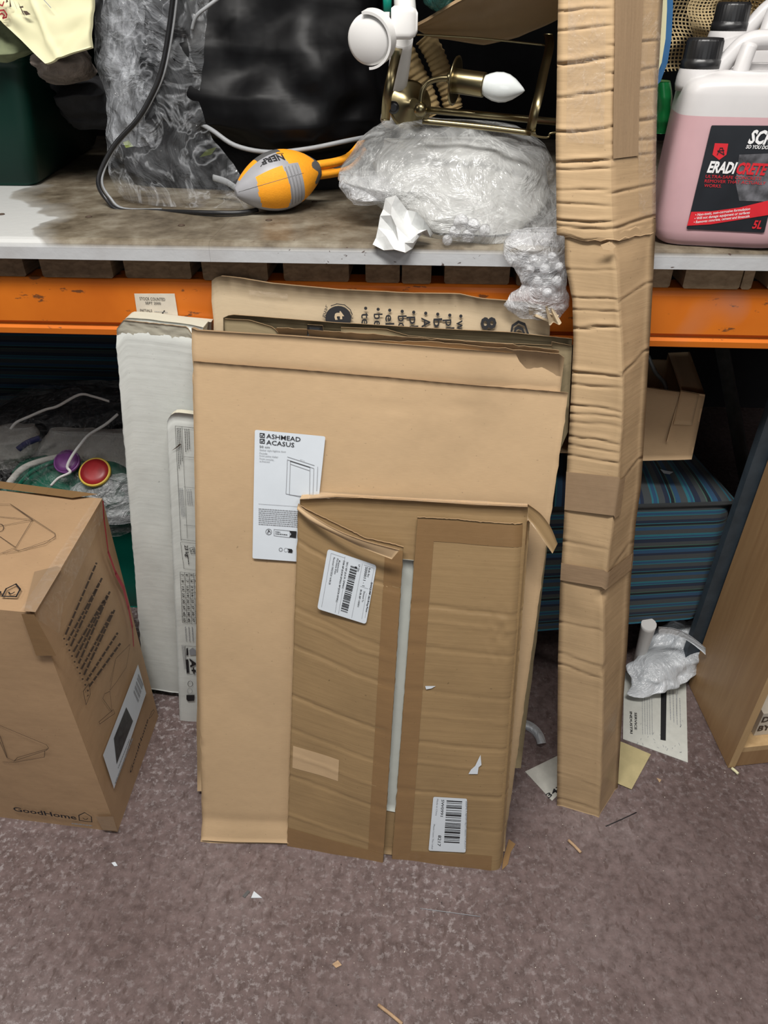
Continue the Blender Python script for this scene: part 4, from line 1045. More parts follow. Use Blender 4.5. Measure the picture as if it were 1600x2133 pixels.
# ================================================================== on the shelf
def rquad(c, r, k=5):
    """rounded ring from 4 corner points"""
    out = []
    for i in range(4):
        p = c[i]; a = c[i - 1]; b = c[(i + 1) % 4]
        A = p + (a - p).normalized() * r; B = p + (b - p).normalized() * r
        for j in range(k):
            t = j / (k - 1); out.append((A.lerp(p, t)).lerp(p.lerp(B, t), t))
    return out


def crate(c_bot, c_top, m, rim, rr=.03, ribs=True):
    mb = MB(); rows = []
    for t in [0, .03, .5, .85, .9, .9, 1.0, 1.0]:
        rows.append([c_bot[i].lerp(c_top[i], t) for i in range(4)])
    ctr = sum(c_top, Vector()) / 4
    R_ = []
    for k, rw in enumerate(rows):
        if k >= 5: rw = [p + Vector(((p - ctr).x, (p - ctr).y, 0)).normalized() * rim for p in rw]
        if k == 0: rw = [p.lerp(sum(rw, Vector()) / 4, .03) for p in rw]
        R_.append(rquad(rw, rr))
    inner = [rquad([p.lerp(ctr, .03) for p in rw], rr) for rw in (rows[7], rows[1])]
    for k in range(20): inner[1][k] = inner[1][k] + Vector((0, 0, .004))
    mb.loft(R_ + inner, 20, m, True, True); return mb


bF = at(78, 388, z=DZ + .001); bB = Vector((bF.x - .08, 2.1, DZ + .001))
tF = at(40, 95, Y=1.555); tB = Vector((tF.x - .0, 2.13, tF.z))
gc = crate([bF + Vector((-.55, 0, 0)), bF, bB, bB + Vector((-.5, 0, 0))], [tF + Vector((-.55, 0, 0)), tF, tB, tB + Vector((-.5, 0, 0))], M['greencrate'], .004)
thing('plastic_crate', 'dark green plastic crate standing on the clean left end of the shelf', 'crate', gc)

# cream floral gift bag hanging over the crate
pG = Plane(at(0, 40, Y=1.50), at(95, 132, Y=1.46), at(175, 0, Y=1.47))
gb = MB(); gb_pts = None
def dG(s, t): return .006 * nz(s * 4, t * 4, 3) + .006 * abs(nz(s * 3 + t * 2, 5)) - .004 * ridge(s + t * .4, .62, .03) + .004 * ridge(s * .8 - t * .3, .3, .02)
ruled(gb, [(-60, -60), (60, -70), (195, -60)], [(-60, 8), (0, 42), (95, 133), (170, 106), (190, 98)], pG, M['cream'], 50, 50, .006, dG, M['cream'])
fp = MB(); fp2 = MB(); q = pG.moved(.012)
for P_ in ([(20, -4), (24, 14), (20, 15)], [(26, -4), (34, 16), (37, 22), (33, 12)], [(37, 3), (47, 22), (52, 34), (46, 26)], [(47, 22), (56, 23), (64, 30), (54, 32)], [(40, 14), (48, 12), (49, 16), (42, 17)], [(14, -6), (17, 4), (12, 6)]):
    fp.ppoly(P_, q, M['inkb'], 0)
fp2.pline([(0, 22), (8, 21), (14, 30), (13, 36), (6, 38), (9, 32), (4, 28), (0, 30)], q, 3.4, M['redv'], 0); fp2.pline([(0, 10), (5, 12), (8, 4)], q, 3, M['redv'], 0)
fp.pline([(88, -4), (106, 16)], q, 1.6, M['inkg'], 0)
thing('gift_bag', 'cream paper gift bag with dark leaf and red flower print above the green crate', 'bag', [('bag_body', gb), ('leaf_print', fp, 'dark leaves'), ('petal_print', fp2, 'red petals')])
fz = blob([(98, 90, 160, 1.56, .04), (125, 78, 190, 1.56, .07), (150, 92, 196, 1.58, .07), (166, 100, 180, 1.6, .04), (172, 108, 150, 1.6, .02)], M['fur'], amp=.012, sc=30, seed=4)
thing('fleece_cloth', 'brownish grey fleece cloth bunched between the cream gift bag and the clear bag', 'cloth', fz)
dc = blob([(160, 110, 215, 1.72, .05), (190, 120, 235, 1.7, .08), (230, 140, 250, 1.72, .08), (262, 170, 260, 1.75, .06)], M['dark_cloth'], amp=.02, sc=18, seed=8)
thing('dark_cloth', 'dark purple grey cloth tucked in shadow behind the clear bag', 'cloth', dc)
gcl = blob([(40, -60, 60, 1.60, .03), (80, -60, 60, 1.58, .05), (108, -60, 66, 1.56, .05), (128, -60, 20, 1.56, .03)], plain('olive_print_cloth', (.13, .15, .08), .8, var=.6, scale=18), amp=.012, sc=22, seed=12)
thing('olive_cloth', 'olive green patterned cloth spilling from the top of the green crate', 'cloth', gcl)

# black storage bag
bag = blob([(-120, 400, 780, 1.66, .11), (0, 368, 795, 1.64, .15), (90, 358, 800, 1.62, .17), (180, 352, 806, 1.62, .18), (245, 366, 806, 1.60, .16), (285, 410, 796, 1.58, .12), (308, 480, 740, 1.57, .09), (318, 530, 680, 1.56, .05)], M['black_cloth'], 72, 60, .034, 7, 2, power=.8)
pp = MB(); pp.tube([at(368, 244, Y=1.54), at(400, 250, Y=1.50), at(440, 270, Y=1.455), at(490, 303, Y=1.44), at(560, 317, Y=1.435), at(640, 310, Y=1.44), at(720, 294, Y=1.45), at(800, 278, Y=1.53)], .0042, M['grey_pipe'], 8)
pp2 = MB(); pp2.tube([at(400, 62, Y=1.46), at(409, 34, Y=1.455), at(432, 14, Y=1.455), at(470, -14, Y=1.46)], .003, M['grey_pipe'], 8)
thing('black_storage_bag', 'large black coated fabric bag with grey piping standing behind the football', 'bag', [('bag_body', bag), ('piping', pp, 'grey piping'), ('piping', pp2, 'grey piping')])
uc = blob([(262, 258, 800, 1.72, .10), (300, 262, 790, 1.70, .12), (345, 280, 760, 1.68, .12), (375, 340, 745, 1.67, .10), (392, 430, 735, 1.66, .05)], M['dark_cloth'], 50, 20, .01, 9, 6, power=.5)
thing('folded_black_cloth', 'folded charcoal cloth lying under the black storage bag', 'cloth', uc)
for P_, nm in (([(256, 296), (266, 292), (277, 305), (262, 308)], 'first lime green leaf shape seen through the clear bag near its left piping'), ([(415, 328), (430, 312), (452, 306), (440, 322)], 'lime green leaf shape seen through the clear bag beside the folded black cloth')):
    lf_ = MB(); pl2 = Plane(at(200, 300, Y=1.53), at(500, 300, Y=1.53), at(300, 400, Y=1.53)); Pq = [pl2.px(*c) for c in P_]
    lf_.slab(lambda s, t: Pq[0].lerp(Pq[1], s).lerp(Pq[3].lerp(Pq[2], s), t), 6, 6, plain('lime_felt', (.20, .26, .03), .7), pl2.n, .003); thing('felt_leaf', nm, 'felt leaf', lf_)

# clear bag with black piping
fr = [(-60, 168, 440), (130, 174, 425), (210, 196, 410), (290, 195, 440), (340, 200, 485), (375, 206, 505), (408, 222, 528), (441, 252, 536)]
def ffilm(s, t):
    y = lerp(-60, 440, t); xl, xr = interp(fr, y); Yv = lerp(1.47, 1.395, t ** 2)
    p = at(lerp(xl, xr, s), y, Y=Yv)
    k = 1 - .8 * ridge(t, 1, .1)
    p.y += k * (.020 * nz(p.x * 9 + p.z * 5, p.z * 6) + .010 * abs(nz(p.x * 26 + p.z * 14, p.z * 12)) + .006 * nz(p.x * 60, p.z * 50)) + .05 * (1 - s) ** 4
    p.z = max(p.z, DZ + .002); return p
cf1 = MB(); cf1.grid(ffilm, 70, 110, lambda s, t: M['bag_clear'] if lerp(*interp(fr, lerp(-60, 440, t)), s) > interp([(-60, 366), (60, 352), (150, 335), (205, 312), (250, 285), (300, 240), (350, 212), (440, 205)], lerp(-60, 440, t))[0] else M['bag_film'])
cf2 = MB(); cf2.grid(lambda s, t: ffilm(s * .42, t * .75) + Vector((.0, .03 + .02 * nz(s * 7, t * 9), 0)), 40, 60, M['bag_film'])
pip = MB(); pts = [at(366, -60, Y=1.45), at(352, 60, Y=1.45), at(335, 150, Y=1.445), at(312, 205, Y=1.44), at(285, 250, Y=1.435), at(240, 300, Y=1.43), at(212, 350, Y=1.42), at(205, 385, Y=1.41), at(222, 415, Y=1.405), at(250, 438, Y=1.388), at(330, 440, Y=1.384), at(430, 443, z=DZ + .006), at(500, 443, z=DZ + .006), at(536, 437, z=DZ + .006)]
pip.tube(pts, .0042, M['black_pl'], 8); pip2 = MB(); pip2.tube([p + Vector((.006, .004, .002)) for p in pts[:11]], .0025, M['grey_pipe'], 6)
wstr = MB(); wstr.tube([at(444, 370, Y=1.46), at(470, 378, Y=1.45), at(492, 392, Y=1.43)], .006, M['grey_pipe'], 8, flat=.4)
thing('clear_plastic_bag', 'crinkled clear plastic bag edged with black piping, lying left of the football', 'bag', [('film_front', cf1), ('film_fold', cf2), ('black_piping', pip, 'black piping'), ('inner_piping', pip2), ('strap', wstr)])

# foam football with fins
nose = at(491, 402, Y=1.345); tail = at(664, 352, Y=1.425); axv = tail - nose; Ln = axv.length
prof = [(Ln * t, .0495 * (math.sin(math.pi * (t * .93 + .02)) ** .72)) for t in [k / 40 for k in range(41)]]
def mb_ball(u, q):
    g_ = M['grey_ball']; o_ = M['orange_ball']; d_ = M['dgrey_ball']
    q = q if q < .5 else q - 1   # 0 faces the aisle, -.25 up, +.25 down
    if u > .90 + .035 * math.cos(q * 40): return d_
    if -.105 < q < .15: return g_ if u < .19 + abs(q - .02) * .2 else (o_ if u < .50 - q * .1 + .1 * math.sin((q + .1) * 12) * .3 else (g_ if u < .70 else o_))
    if -.205 < q <= -.105: return g_ if u < .60 + (q + .105) * .8 else o_
    if -.30 < q <= -.205: return g_ if u < .07 else (o_ if u < .30 else (d_ if u < .58 else o_))
    if .15 <= q < .3: return g_ if u < .68 else o_
    return g_ if u < .2 or .5 < u < .7 else o_
ball = MB(); ball.lathe(nose, axv, [(Ln * t, .0495 * (math.sin(math.pi * (t * .93 + .02)) ** .72)) for t in [k / 90 for k in range(91)]], mb_ball, 120)
an = axv.normalized(); la = an.cross(Vector((0, 0, 1))).normalized(); lb = an.cross(la); tfl = MB()
def brad(t): return .0495 * (math.sin(math.pi * (t * .93 + .02)) ** .72)
V_, Fc_ = glyphs('NERF', .03, 0); w0 = max(v[0] for v in V_)
for v in V_:
    t = .57 - v[0] / w0 * .24; th = 2 * math.pi * (-.155 - .02 * v[0] / w0) + (v[1] - .35) * .36
    tfl.v.append(nose + an * (t * Ln) + (la * math.cos(th) + lb * math.sin(th)) * (brad(t) + .0009))
for f_ in Fc_: tfl.face([k for k in f_], M['ink'])
arc = [(.30 + .29 * k / 10, 2 * math.pi * (-.125 - .065 * math.sin(math.pi * (.15 + .5 * k / 10)))) for k in range(11)]
tfl.tube([nose + an * (t * Ln) + (la * math.cos(th) + lb * math.sin(th)) * (brad(t) + .0003) for t, th in arc], .0007, M['ink'], 5)
grv = MB()
for u in (.535, .575, .615, .655):
    grv.tube([nose + an * (Ln * u) + (la * math.cos(x) + lb * math.sin(x)) * (brad(u) - .0002) for x in [-.6 + .14 * k for k in range(11)]], .0012, plain('groove_grey', (.24, .24, .25), .5), 6, n=40)
grv.tube([nose + an * (Ln * t) + (la * math.cos(-.25) + lb * math.sin(-.25)) * (brad(t) - .0003) for t in [.02 + .7 * k / 12 for k in range(13)]], .0006, M['dgrey_ball'], 5, n=50)
fins = MB(); 
for dz in (0, 1):
    A = at(660, 345 + dz * 20, Y=1.42); B = at(722, 330 + dz * 22, Y=1.47); C_ = at(760, 286 + dz * 26, Y=1.52)
    fins.tube([A, B, C_], .008, M['orange_ball'], 4, flat=.7, n=12)
fins2 = MB(); fins2.tube([at(660, 356, Y=1.43), at(722, 342, Y=1.475), at(758, 305, Y=1.53)], .006, M['dgrey_ball'], 8, n=12)
thing('foam_football', 'orange and silver foam football with finned tail lying on the stained shelf', 'football', [('ball_body', ball), ('printed_logo', tfl, 'black lettering'), ('grip_grooves', grv), ('tail_fin', fins), ('tail_core', fins2, 'dark grey tail core')])

# white caster on a folded leg
cc = at(768, 84, Y=1.19); axc = Vector((-.25, -.95, -.15)).normalized()
wh = MB(); wh.lathe(cc - axc * .006, axc, [(-.014, .022), (-.012, .029), (0, .0315), (.006, .0305), (.0095, .026), (.0105, .001)], M['white_pl'], 48)
hd = MB(); a_ = axc.cross(Vector((0, 0, 1))).normalized(); b_ = axc.cross(a_)
def fh(s, t):
    th = lerp(-1.75, 1.55, s); d = (a_ * -math.cos(th) + b_ * math.sin(th)); return cc + d * .0345 + axc * lerp(-.02, .006, t)
if (a_ * -1).x < 0: a_ = -a_
hd.grid(fh, 30, 3, M['white_pl']); hd.grid(lambda s, t: fh(s, 1) + (cc - fh(s, 1) + axc * .006) * .10 * t, 30, 1, M['white_pl'])
hd.box(at(770, 40, Y=1.205) + Vector((0, -.004, -.012)), at(812, 32, Y=1.215) + Vector((0, .012, .004)), M['white_pl'])
hd.box(at(796, 104, Y=1.205), at(812, 34, Y=1.22), M['white_pl'])
arm = MB(); A = at(815, 78, Y=1.205); B = at(871, 26, Y=1.235)
rw = []
for x, sc_ in ((A.x, 1.0), (A.x + .004, 1.15), (B.x - .010, 1.15), (B.x - .003, .95), (B.x, .65)):
    c4 = [Vector((x, 1.20 + .02 - .02 * sc_, A.z + .017 - .017 * sc_)), Vector((x, 1.20 + .02 + .02 * sc_, A.z + .017 - .017 * sc_)), Vector((x, 1.20 + .02 + .02 * sc_, A.z + .017 + .017 * sc_)), Vector((x, 1.20 + .02 - .02 * sc_, A.z + .017 + .017 * sc_))]
    rw.append(rquad(c4, .007 * sc_))
arm.loft(rw, 20, M['white_pl'])
arm.tube([at(846, 46, Y=1.25), at(843, 0, Y=1.31), at(839, -60, Y=1.39)], .016, M['white_pl'], 14)
leg_ = MB(); leg_.tube([at(838, 80, Y=1.31), at(828, 170, Y=1.36), at(812, 250, Y=1.42)], .017, M['white_pl'], 12)
thing('caster_leg', 'white plastic caster wheel on its upturned leg above the bubble wrap', 'caster', [('wheel', wh), ('wheel_hood', hd), ('leg_arm', arm), ('leg_tube', leg_)])

# brass lantern frame with candle bulb
yb = 1.27
hoop = MB()
def ribbon(mb, pts, wd, th, m):
    P = catmull(pts, 40); wv = Vector((1, 0, 0)) * wd
    mb.slab(lambda s, t: P[round(s * 40)] + wv * (t - .5), 40, 2, m, Vector((0, -.8, .6)), th, (1, 1))
ribbon(hoop, [at(838, 60, Y=1.36), at(829, 100, Y=1.30), at(817, 150, Y=1.265), at(807, 200, Y=1.26), at(803, 250, Y=1.28)], .014, .002, M['brass'])
hoop2 = MB(); ribbon(hoop2, [at(1142, 70, Y=1.38), at(1145, 96, Y=1.35), at(1133, 150, Y=1.29), at(1122, 200, Y=1.25), at(1112, 240, Y=1.24), at(1106, 274, Y=1.25), at(1112, 282, Y=1.262)], .014, .002, M['brass'])
rod = MB(); rod.tube([at(880, 228, Y=1.31), at(1162, 254, Y=1.30)], .0052, M['brass'], 14)
rod2 = MB(); rod2.tube([at(880, 252, Y=1.26), at(1000, 264, Y=1.255), at(1106, 277, Y=1.25)], .0045, M['brass'], 12); rod2.tube([at(1100, 276, Y=1.25), at(1120, 284, Y=1.25), at(1142, 286, Y=1.25), at(1146, 278, Y=1.25), at(1162, 276, Y=1.25)], .0018, M['brass'], 6)
wire = MB(); wire.tube([at(868, 72, Y=1.38), at(1000, 80, Y=1.38), at(1144, 95, Y=1.36)], .0016, M['brass'], 6)
armb = MB(); armb.tube([at(876, 222, Y=1.31), at(880, 190, Y=1.31), at(892, 172, Y=1.31), at(915, 164, Y=1.305), at(936, 163, Y=1.30)], .0042, M['brass'], 12)
armb.lathe(at(931, 163, Y=1.30), (1, 0, 0), [(0, .006), (.002, .0075), (.008, .0075), (.010, .006)], M['brass'], 20)
ballb = MB(); cb = at(876, 228, Y=1.305); ballb.lathe(cb - Vector((0, 0, .011)), (0, 0, 1), [(.011 - .011 * math.cos(t * .3142), .011 * math.sin(t * .3142)) for t in range(11)], M['brass'], 24)
cup = MB(); hc = at(945, 168, Y=1.30); cdir = (at(1008, 177, Y=1.285) - hc).normalized(); cup.lathe(hc, cdir, [(-.002, .008), (0, .024), (.0015, .033), (.0035, .034), (.004, .030), (.002, .010)], M['brass'], 40)
hold = MB(); hl = (at(1010, 177, Y=1.285) - hc).length; hold.lathe(hc, cdir, [(0, .0165), (.002, .017), (hl - .002, .017), (hl, .0165), (hl, .013)], M['brass'], 32)
blb = MB(); hb = hc + cdir * hl; bl_ = (at(1096, 180, Y=1.275) - hb).length
blb.lathe(hb, cdir, [(-.003, .0125), (0, .0135), (bl_ * .1, .0165), (bl_ * .25, .0195), (bl_ * .42, .0203), (bl_ * .58, .0185), (bl_ * .74, .0138), (bl_ * .88, .0075), (bl_ * .96, .0035), (bl_, .0005)], M['bulb'], 40)
plate = MB(); cpz = at(853, 220, Y=1.36); plate.lathe(cpz, Vector((.35, -.9, .2)), [(0, .036), (.003, .037), (.006, .033), (.008, .026), (.014, .020), (.018, .010), (.024, .008)], M['brass'], 36)
knob = MB(); knob.lathe(at(820, 223, Y=1.28), Vector((0, -1, 0)), [(0, .006), (.003, .009), (.008, .009), (.011, .005)], M['black_pl'], 20)
thing('brass_light_fitting', 'antique brass hooped light fitting lying behind the bubble wrap', 'light fitting', [('left_hoop', hoop), ('right_hoop', hoop2), ('main_rod', rod), ('lower_rod', rod2), ('top_wire', wire), ('curved_arm', armb), ('ball_joint', ballb), ('drip_cup', cup), ('bulb_holder', hold), ('wall_plate', plate), ('black_knob', knob, 'black end knob')])
thing('candle_bulb', 'white opal candle light bulb screwed into the brass holder', 'light bulb', blb)

# ruffled beige straps
for pts, nm in (([(832, 86), (850, 120), (872, 165), (888, 200), (902, 240)], 'beige crinkled strap passing behind the caster leg'), ([(884, 76), (905, 112), (920, 150), (936, 190), (944, 228)], 'beige crinkled strap passing behind the bulb holder')):
    b_s = MB(); Pp = [at(*q, Y=1.43) for q in pts]; b_s.tube(Pp, lambda u: .0165 + .0010 * math.sin(u * 95) + .001 * nz(u * 30), M['beige'], 14, flat=1, n=160); thing('crinkled_strap', nm, 'strap', b_s)
# cardboard above the bulb
pK = Plane(at(870, 60, Y=1.38), at(1010, 95, Y=1.42), at(1160, -40, Y=1.27))
kb = MB(); ruled(kb, [(868, 55), (960, 2), (1010, -30), (1080, -70), (1175, -70)], [(868, 62), (900, 78), (1010, 95), (1080, 78), (1168, 38)], pK, M['front'], 30, 20, .005, lambda s, t: .0015 * nz(s * 5, t * 5))  # darker box brown puts the downward face's shade into the colour
thing('cardboard_offcut', 'slanted cardboard offcut in a shade-darkened brown above the candle bulb', 'cardboard', kb)
tl = blob([(-40, 870, 960, 1.36, .03), (-5, 885, 950, 1.36, .04), (14, 895, 940, 1.36, .03), (23, 908, 925, 1.36, .01)], film('teal_gift_wrap', .8, (.05, .25, .22), .15, 30, .8), amp=.008, sc=40, seed=3)
thing('teal_wrapped_item', 'teal glossy wrapped item at the top edge above the cardboard offcut', 'parcel', tl)
ts = MB(); ts.tube([at(806, -30, Y=1.34), at(808, 33, Y=1.34)], .007, M['teal'], 8, flat=.5); thing('teal_strip', 'thin teal strip hanging just above the white caster', 'strip', ts)

# bubble wrap
bw = blob([(232, 846, 872, 1.40, .012), (246, 800, 930, 1.38, .04), (266, 772, 1060, 1.37, .07), (300, 742, 1125, 1.36, .10), (340, 724, 1162, 1.35, .11), (376, 712, 1172, 1.33, .11), (405, 760, 1176, 1.30, .09), (440, 800, 1176, 1.27, .075), (470, 846, 1172, 1.245, .055), (494, 905, 1130, 1.225, .035), (506, 950, 1050, 1.205, .012)], M['bubble'], 110, 90, .017, 9, 5)
bl2 = blob([(360, 706, 800, 1.31, .02), (385, 706, 820, 1.30, .035), (410, 722, 830, 1.285, .03), (424, 738, 790, 1.275, .01)], M['bubble_c'], 40, 30, .006, 22, 8)
bw3 = blob([(476, 1065, 1180, 1.18, .02), (510, 1045, 1184, 1.165, .024), (530, 1042, 1186, 1.158, .02), (556, 1075, 1186, 1.152, .02), (590, 1086, 1188, 1.15, .02), (612, 1062, 1180, 1.148, .02), (640, 1044, 1176, 1.146, .018), (662, 1080, 1172, 1.146, .01)], M['bubble_c'], 60, 60, .010, 24, 15)
blb_ = MB()
blc = MB()
for k, (x, y, r_) in enumerate([(960, 462, 16), (985, 470, 15), (975, 490, 14), (948, 482, 13), (1010, 480, 13), (932, 500, 11), (1112, 540, 10), (1135, 560, 11), (1150, 535, 10), (1160, 585, 11), (1120, 585, 10), (1140, 610, 11), (1105, 560, 9), (1165, 555, 9)]):
    c = at(x, y, Y=1.176 if y < 505 else 1.128); r3 = r_ * .00076; (blb_ if y < 505 else blc).lathe(c, (0, -1, 0), [(0, r3), (r3 * .45, r3 * .9), (r3 * .8, r3 * .6), (r3 * .95, r3 * .1)], M['bubble_c'], 16)
M['core'] = plain('foam_wrap_core', (.42, .42, .40), .6, var=.25, scale=14, bmp=.5, bscale=30)
inner = blob([(290, 800, 1080, 1.36, .04), (340, 780, 1130, 1.35, .06), (400, 800, 1140, 1.32, .06), (450, 860, 1120, 1.27, .04), (480, 900, 1080, 1.245, .02)], M['core'], 40, 24, .012, 14, 31)
thing('bubble_wrap', 'heap of clear bubble wrap on the shelf, trailing over its edge by the tall carton', 'bubble wrap', [('wrap_mound', bw), ('left_fold', bl2), ('hanging_tail', bw3), ('large_bubbles', blb_), ('tail_bubbles', blc), ('wrapped_core', inner, 'white wrapped core')])

# crumpled white paper
wp = MB(); pP = Plane(at(800, 420, Y=1.20), at(780, 510, Y=1.158), at(880, 490, Y=1.165))
_rp = random.Random(4); _gp = {(i, j): _rp.uniform(-.016, .018) for i in range(6) for j in range(6)}; _go = {(i, j): (_rp.uniform(-.07, .07), _rp.uniform(-.07, .07)) for i in range(6) for j in range(6)}
_T = [pP.px(*q) for q in [(802, 408), (830, 418), (860, 440), (902, 486)]]; _B = [pP.px(*q) for q in [(776, 508), (800, 518), (845, 534), (872, 490)]]
def dP(s, t):
    i, j = round(s * 5), round(t * 5); o_ = _go[(i, j)] if 0 < i < 5 and 0 < j < 5 else (0, 0)
    return poly_at(_T, min(1, max(0, s + o_[0]))).lerp(poly_at(_B, min(1, max(0, s + o_[0]))), t + o_[1]) + pP.n * _gp[(i, j)]
wp.slab(dP, 5, 5, M['white_paper'], pP.n, .002)
_tri = MB(); _tri.mats = list(wp.mats); _tri.v = wp.v
for f_, m_ in zip(wp.f, wp.m):
    k_ = (f_[0] + f_[1]) % 2
    for t_ in (((f_[0], f_[1], f_[2]), (f_[0], f_[2], f_[3])) if k_ else ((f_[0], f_[1], f_[3]), (f_[1], f_[2], f_[3]))): _tri.f.append(t_); _tri.m.append(m_); _tri.uv.append([(0, 0)] * 3); _tri.sm.append(False)
wp = _tri
wp.sm = [False] * len(wp.sm)
thing('crumpled_paper', 'crumpled white tissue paper sticking out below the bubble wrap', 'paper', wp)

# blue rimmed board behind the tall carton
pU = Plane(at(1300, 0, Y=1.26), at(1400, 0, Y=1.26), at(1300, 100, Y=1.26))
ub = MB()
def rnd(xo, yo): return [(1290, -90), (1403 + xo, -90), (1402 + xo, 20), (1399 + xo, 80), (1391 + xo, 130), (1376 + xo, 170 + yo), (1350, 196 + yo), (1290, 210 + yo)]
P_ = [pU.px(*c) for c in rnd(0, 0)]; P2 = [p + Vector((0, .02, 0)) for p in P_]; ub.poly(P_, M['blue']); ub.poly(P2[::-1], M['blue'])
for k in range(len(P_)): ub.poly([P_[k], P2[k], P2[(k + 1) % 8], P_[(k + 1) % 8]], M['blue'])
wr = MB(); Pw = [pU.px(x - 14, y, .004) for x, y in rnd(0, -4)]; Pv = [pU.px(x - 14, y, .0005) for x, y in rnd(0, -4)]; wr.poly(Pw, M['cream'])
for k in range(len(Pw)): wr.poly([Pw[k], Pv[k], Pv[(k + 1) % 8], Pw[(k + 1) % 8]], M['cream'])
thing('blue_board', 'blue edged board with pale face standing behind the tall carton', 'board', [('board', ub), ('pale_face', wr, 'pale face panel')])
gt = blob([(168, 1350, 1392, 1.33, .03), (200, 1350, 1398, 1.33, .035), (250, 1350, 1396, 1.33, .035), (275, 1350, 1390, 1.33, .03)], plain('bright_green_plastic', (.005, .17, .04), .3, var=.2), amp=.004, sc=20)
thing('green_bottle', 'bright green plastic bottle squeezed between the tall carton and the pink can', 'bottle', gt)

# jerrycans
JA = R(-7); JO = ax(1367, 1.205, DZ + .05); jx = Vector((math.cos(JA), math.sin(JA), 0)); jy = Vector((-math.sin(JA), math.cos(JA), 0))
JO = Vector((JO.x, 1.185, DZ + .0012)); WJ, DJ = .205, .135
def jl(x, y, z): return JO + jx * x + jy * y + Vector((0, 0, z))
def jring(z, s_, xs=0, wf=1, pw=.38, n=56):
    out = []
    for q in range(n):
        th = 2 * math.pi * q / n; c_, s__ = math.cos(th), math.sin(th)
        out.append(jl(WJ / 2 + xs + math.copysign(abs(c_) ** pw, c_) * WJ / 2 * s_ * wf, DJ / 2 + math.copysign(abs(s__) ** pw, s__) * DJ / 2 * s_, z))
    return out
jb = MB(); rows = [jring(0, .84), jring(.003, .90), jring(.010, .96), jring(.022, .99), jring(.04, 1), jring(.10, .995), jring(.150, .985), jring(.178, .98), jring(.1785, .98), jring(.192, .97), jring(.204, .965), jring(.214, .945), jring(.222, .89, pw=.42), jring(.228, .74, .004, pw=.5), jring(.232, .45, .0, pw=.8)]
jb.loft(rows, 56, lambda k, q: M['pink'] if k * 14 < 7.5 else M['milky'])
nx = (ax(1462, 1.24, DZ + .24) - JO).dot(jx); ny = DJ / 2
nk = MB(); nk.lathe(jl(nx, ny, .205), (0, 0, 1), [(0, .028), (.008, .030), (.018, .0295), (.026, .028), (.031, .0265), (.035, .026)], M['milky'], 36)
cap_ = MB(); cr_ = .0262
ringc = [(.0, .0265), (.001, .0275), (.011, .0275), (.012, .0262), (.014, .0262), (.034, .0255), (.038, .0235), (.0385, .018), (.038, .001)]
i0 = len(cap_.v)
for h_, r_ in ringc:
    for q in range(96):
        rr_ = r_ * (1 - (.022 if (q % 3 == 0 and .012 < h_ < .036) else 0)); th = 2 * math.pi * q / 96; cap_.v.append(jl(nx, ny, .232 + h_) + Vector((math.cos(th) * rr_, math.sin(th) * rr_, 0)))
for k in range(len(ringc) - 1):
    for q in range(96): cap_.face((i0 + k * 96 + q, i0 + k * 96 + (q + 1) % 96, i0 + (k + 1) * 96 + (q + 1) % 96, i0 + (k + 1) * 96 + q), M['black_pl'], None, True)
hn = MB(); hn.tube([jl(nx + .012, ny, .216), jl(nx + .035, ny, .243), jl(nx + .055, ny, .264), jl(nx + .085, ny, .268), jl(nx + .125, ny, .266), jl(nx + .15, ny, .245), jl(nx + .155, ny, .21)], .0125, M['milky'], 16, n=36)
hn.tube([jl(nx + .058, ny - .012, .262), jl(nx + .052, ny - .022, .23), jl(nx + .050, ny - .03, .195)], .011, M['milky'], 14)
fin = MB(); fin.loft([rquad([jl(nx + .06, ny - .01, z), jl(nx + .15, ny - .01, z), jl(nx + .15, ny + .02, z), jl(nx + .06, ny + .02, z)], .008) for z in (.2, .225, .24)], 20, M['milky'])
pJ = Plane(jl(0, .0, 0), jl(.2, 0, 0), jl(0, 0, .2)); pJ = pJ.moved(.0006)
jlab = MB(); jlab.rounded([(1482, 261), (1646, 262), (1592, 485), (1430, 477)], pJ, M['lab_black'], .0002, .02)
W_ = M['lab_white']; RD = M['lab_red']
jlab.ppoly([(1540, 322), (1640, 318), (1610, 420), (1540, 418), (1532, 380)], pJ, M['lab_grey'], .0006)
jlab.text('SCRUB', (1557, 298), (1640, 302), pJ, W_, 22, .0012, .04, .25); jlab.text("SO YOU DON'T HAVE TO", (1553, 309), (1650, 312), pJ, W_, 6, .0012, .03, .2)
jlab.ppoly([(1489, 298), (1517, 299), (1513, 322), (1498, 333), (1484, 322)], pJ, RD, .0009); jlab.pline([(1494, 322), (1500, 308), (1505, 308), (1508, 322), (1495, 314), (1508, 313)], pJ, 1.4, M['ink'], .0014)
jlab.text('ERADI', (1472, 358), (1531, 361), pJ, W_, 19, .0014, .04, .2); jlab.text('CRETE', (1532, 361), (1595, 364), pJ, RD, 19, .0014, .04, .2)
jlab.text('ULTRA-SAFE CONCRETE', (1469, 370), (1585, 375), pJ, RD, 5.6, .0013); jlab.text('REMOVER THAT ACTUALLY', (1467, 379.5), (1594, 384.5), pJ, RD, 5.6, .0013); jlab.text('WORKS.', (1466, 389), (1502, 390.5), pJ, RD, 5.6, .0013)
jlab.ppoly([(1440, 441), (1480, 440), (1540, 432), (1610, 415), (1604, 447), (1530, 459), (1480, 467), (1431, 470)], pJ, RD, .0009)
for k, s_ in enumerate(('• Non-toxic, non-corrosive formulation', '• Will not damage equipment or surfaces', '• Removes concrete, cement and limescale')):
    jlab.text(s_, (1448 - k * 1.5, 450 + k * 7.5), (1562 - k * .5, 437 + k * 7.5), pJ, W_, 5, .0014, .01, .2)
jlab.text('5L', (1566, 475), (1585, 476), pJ, RD, 15, .0013, .03, .1)
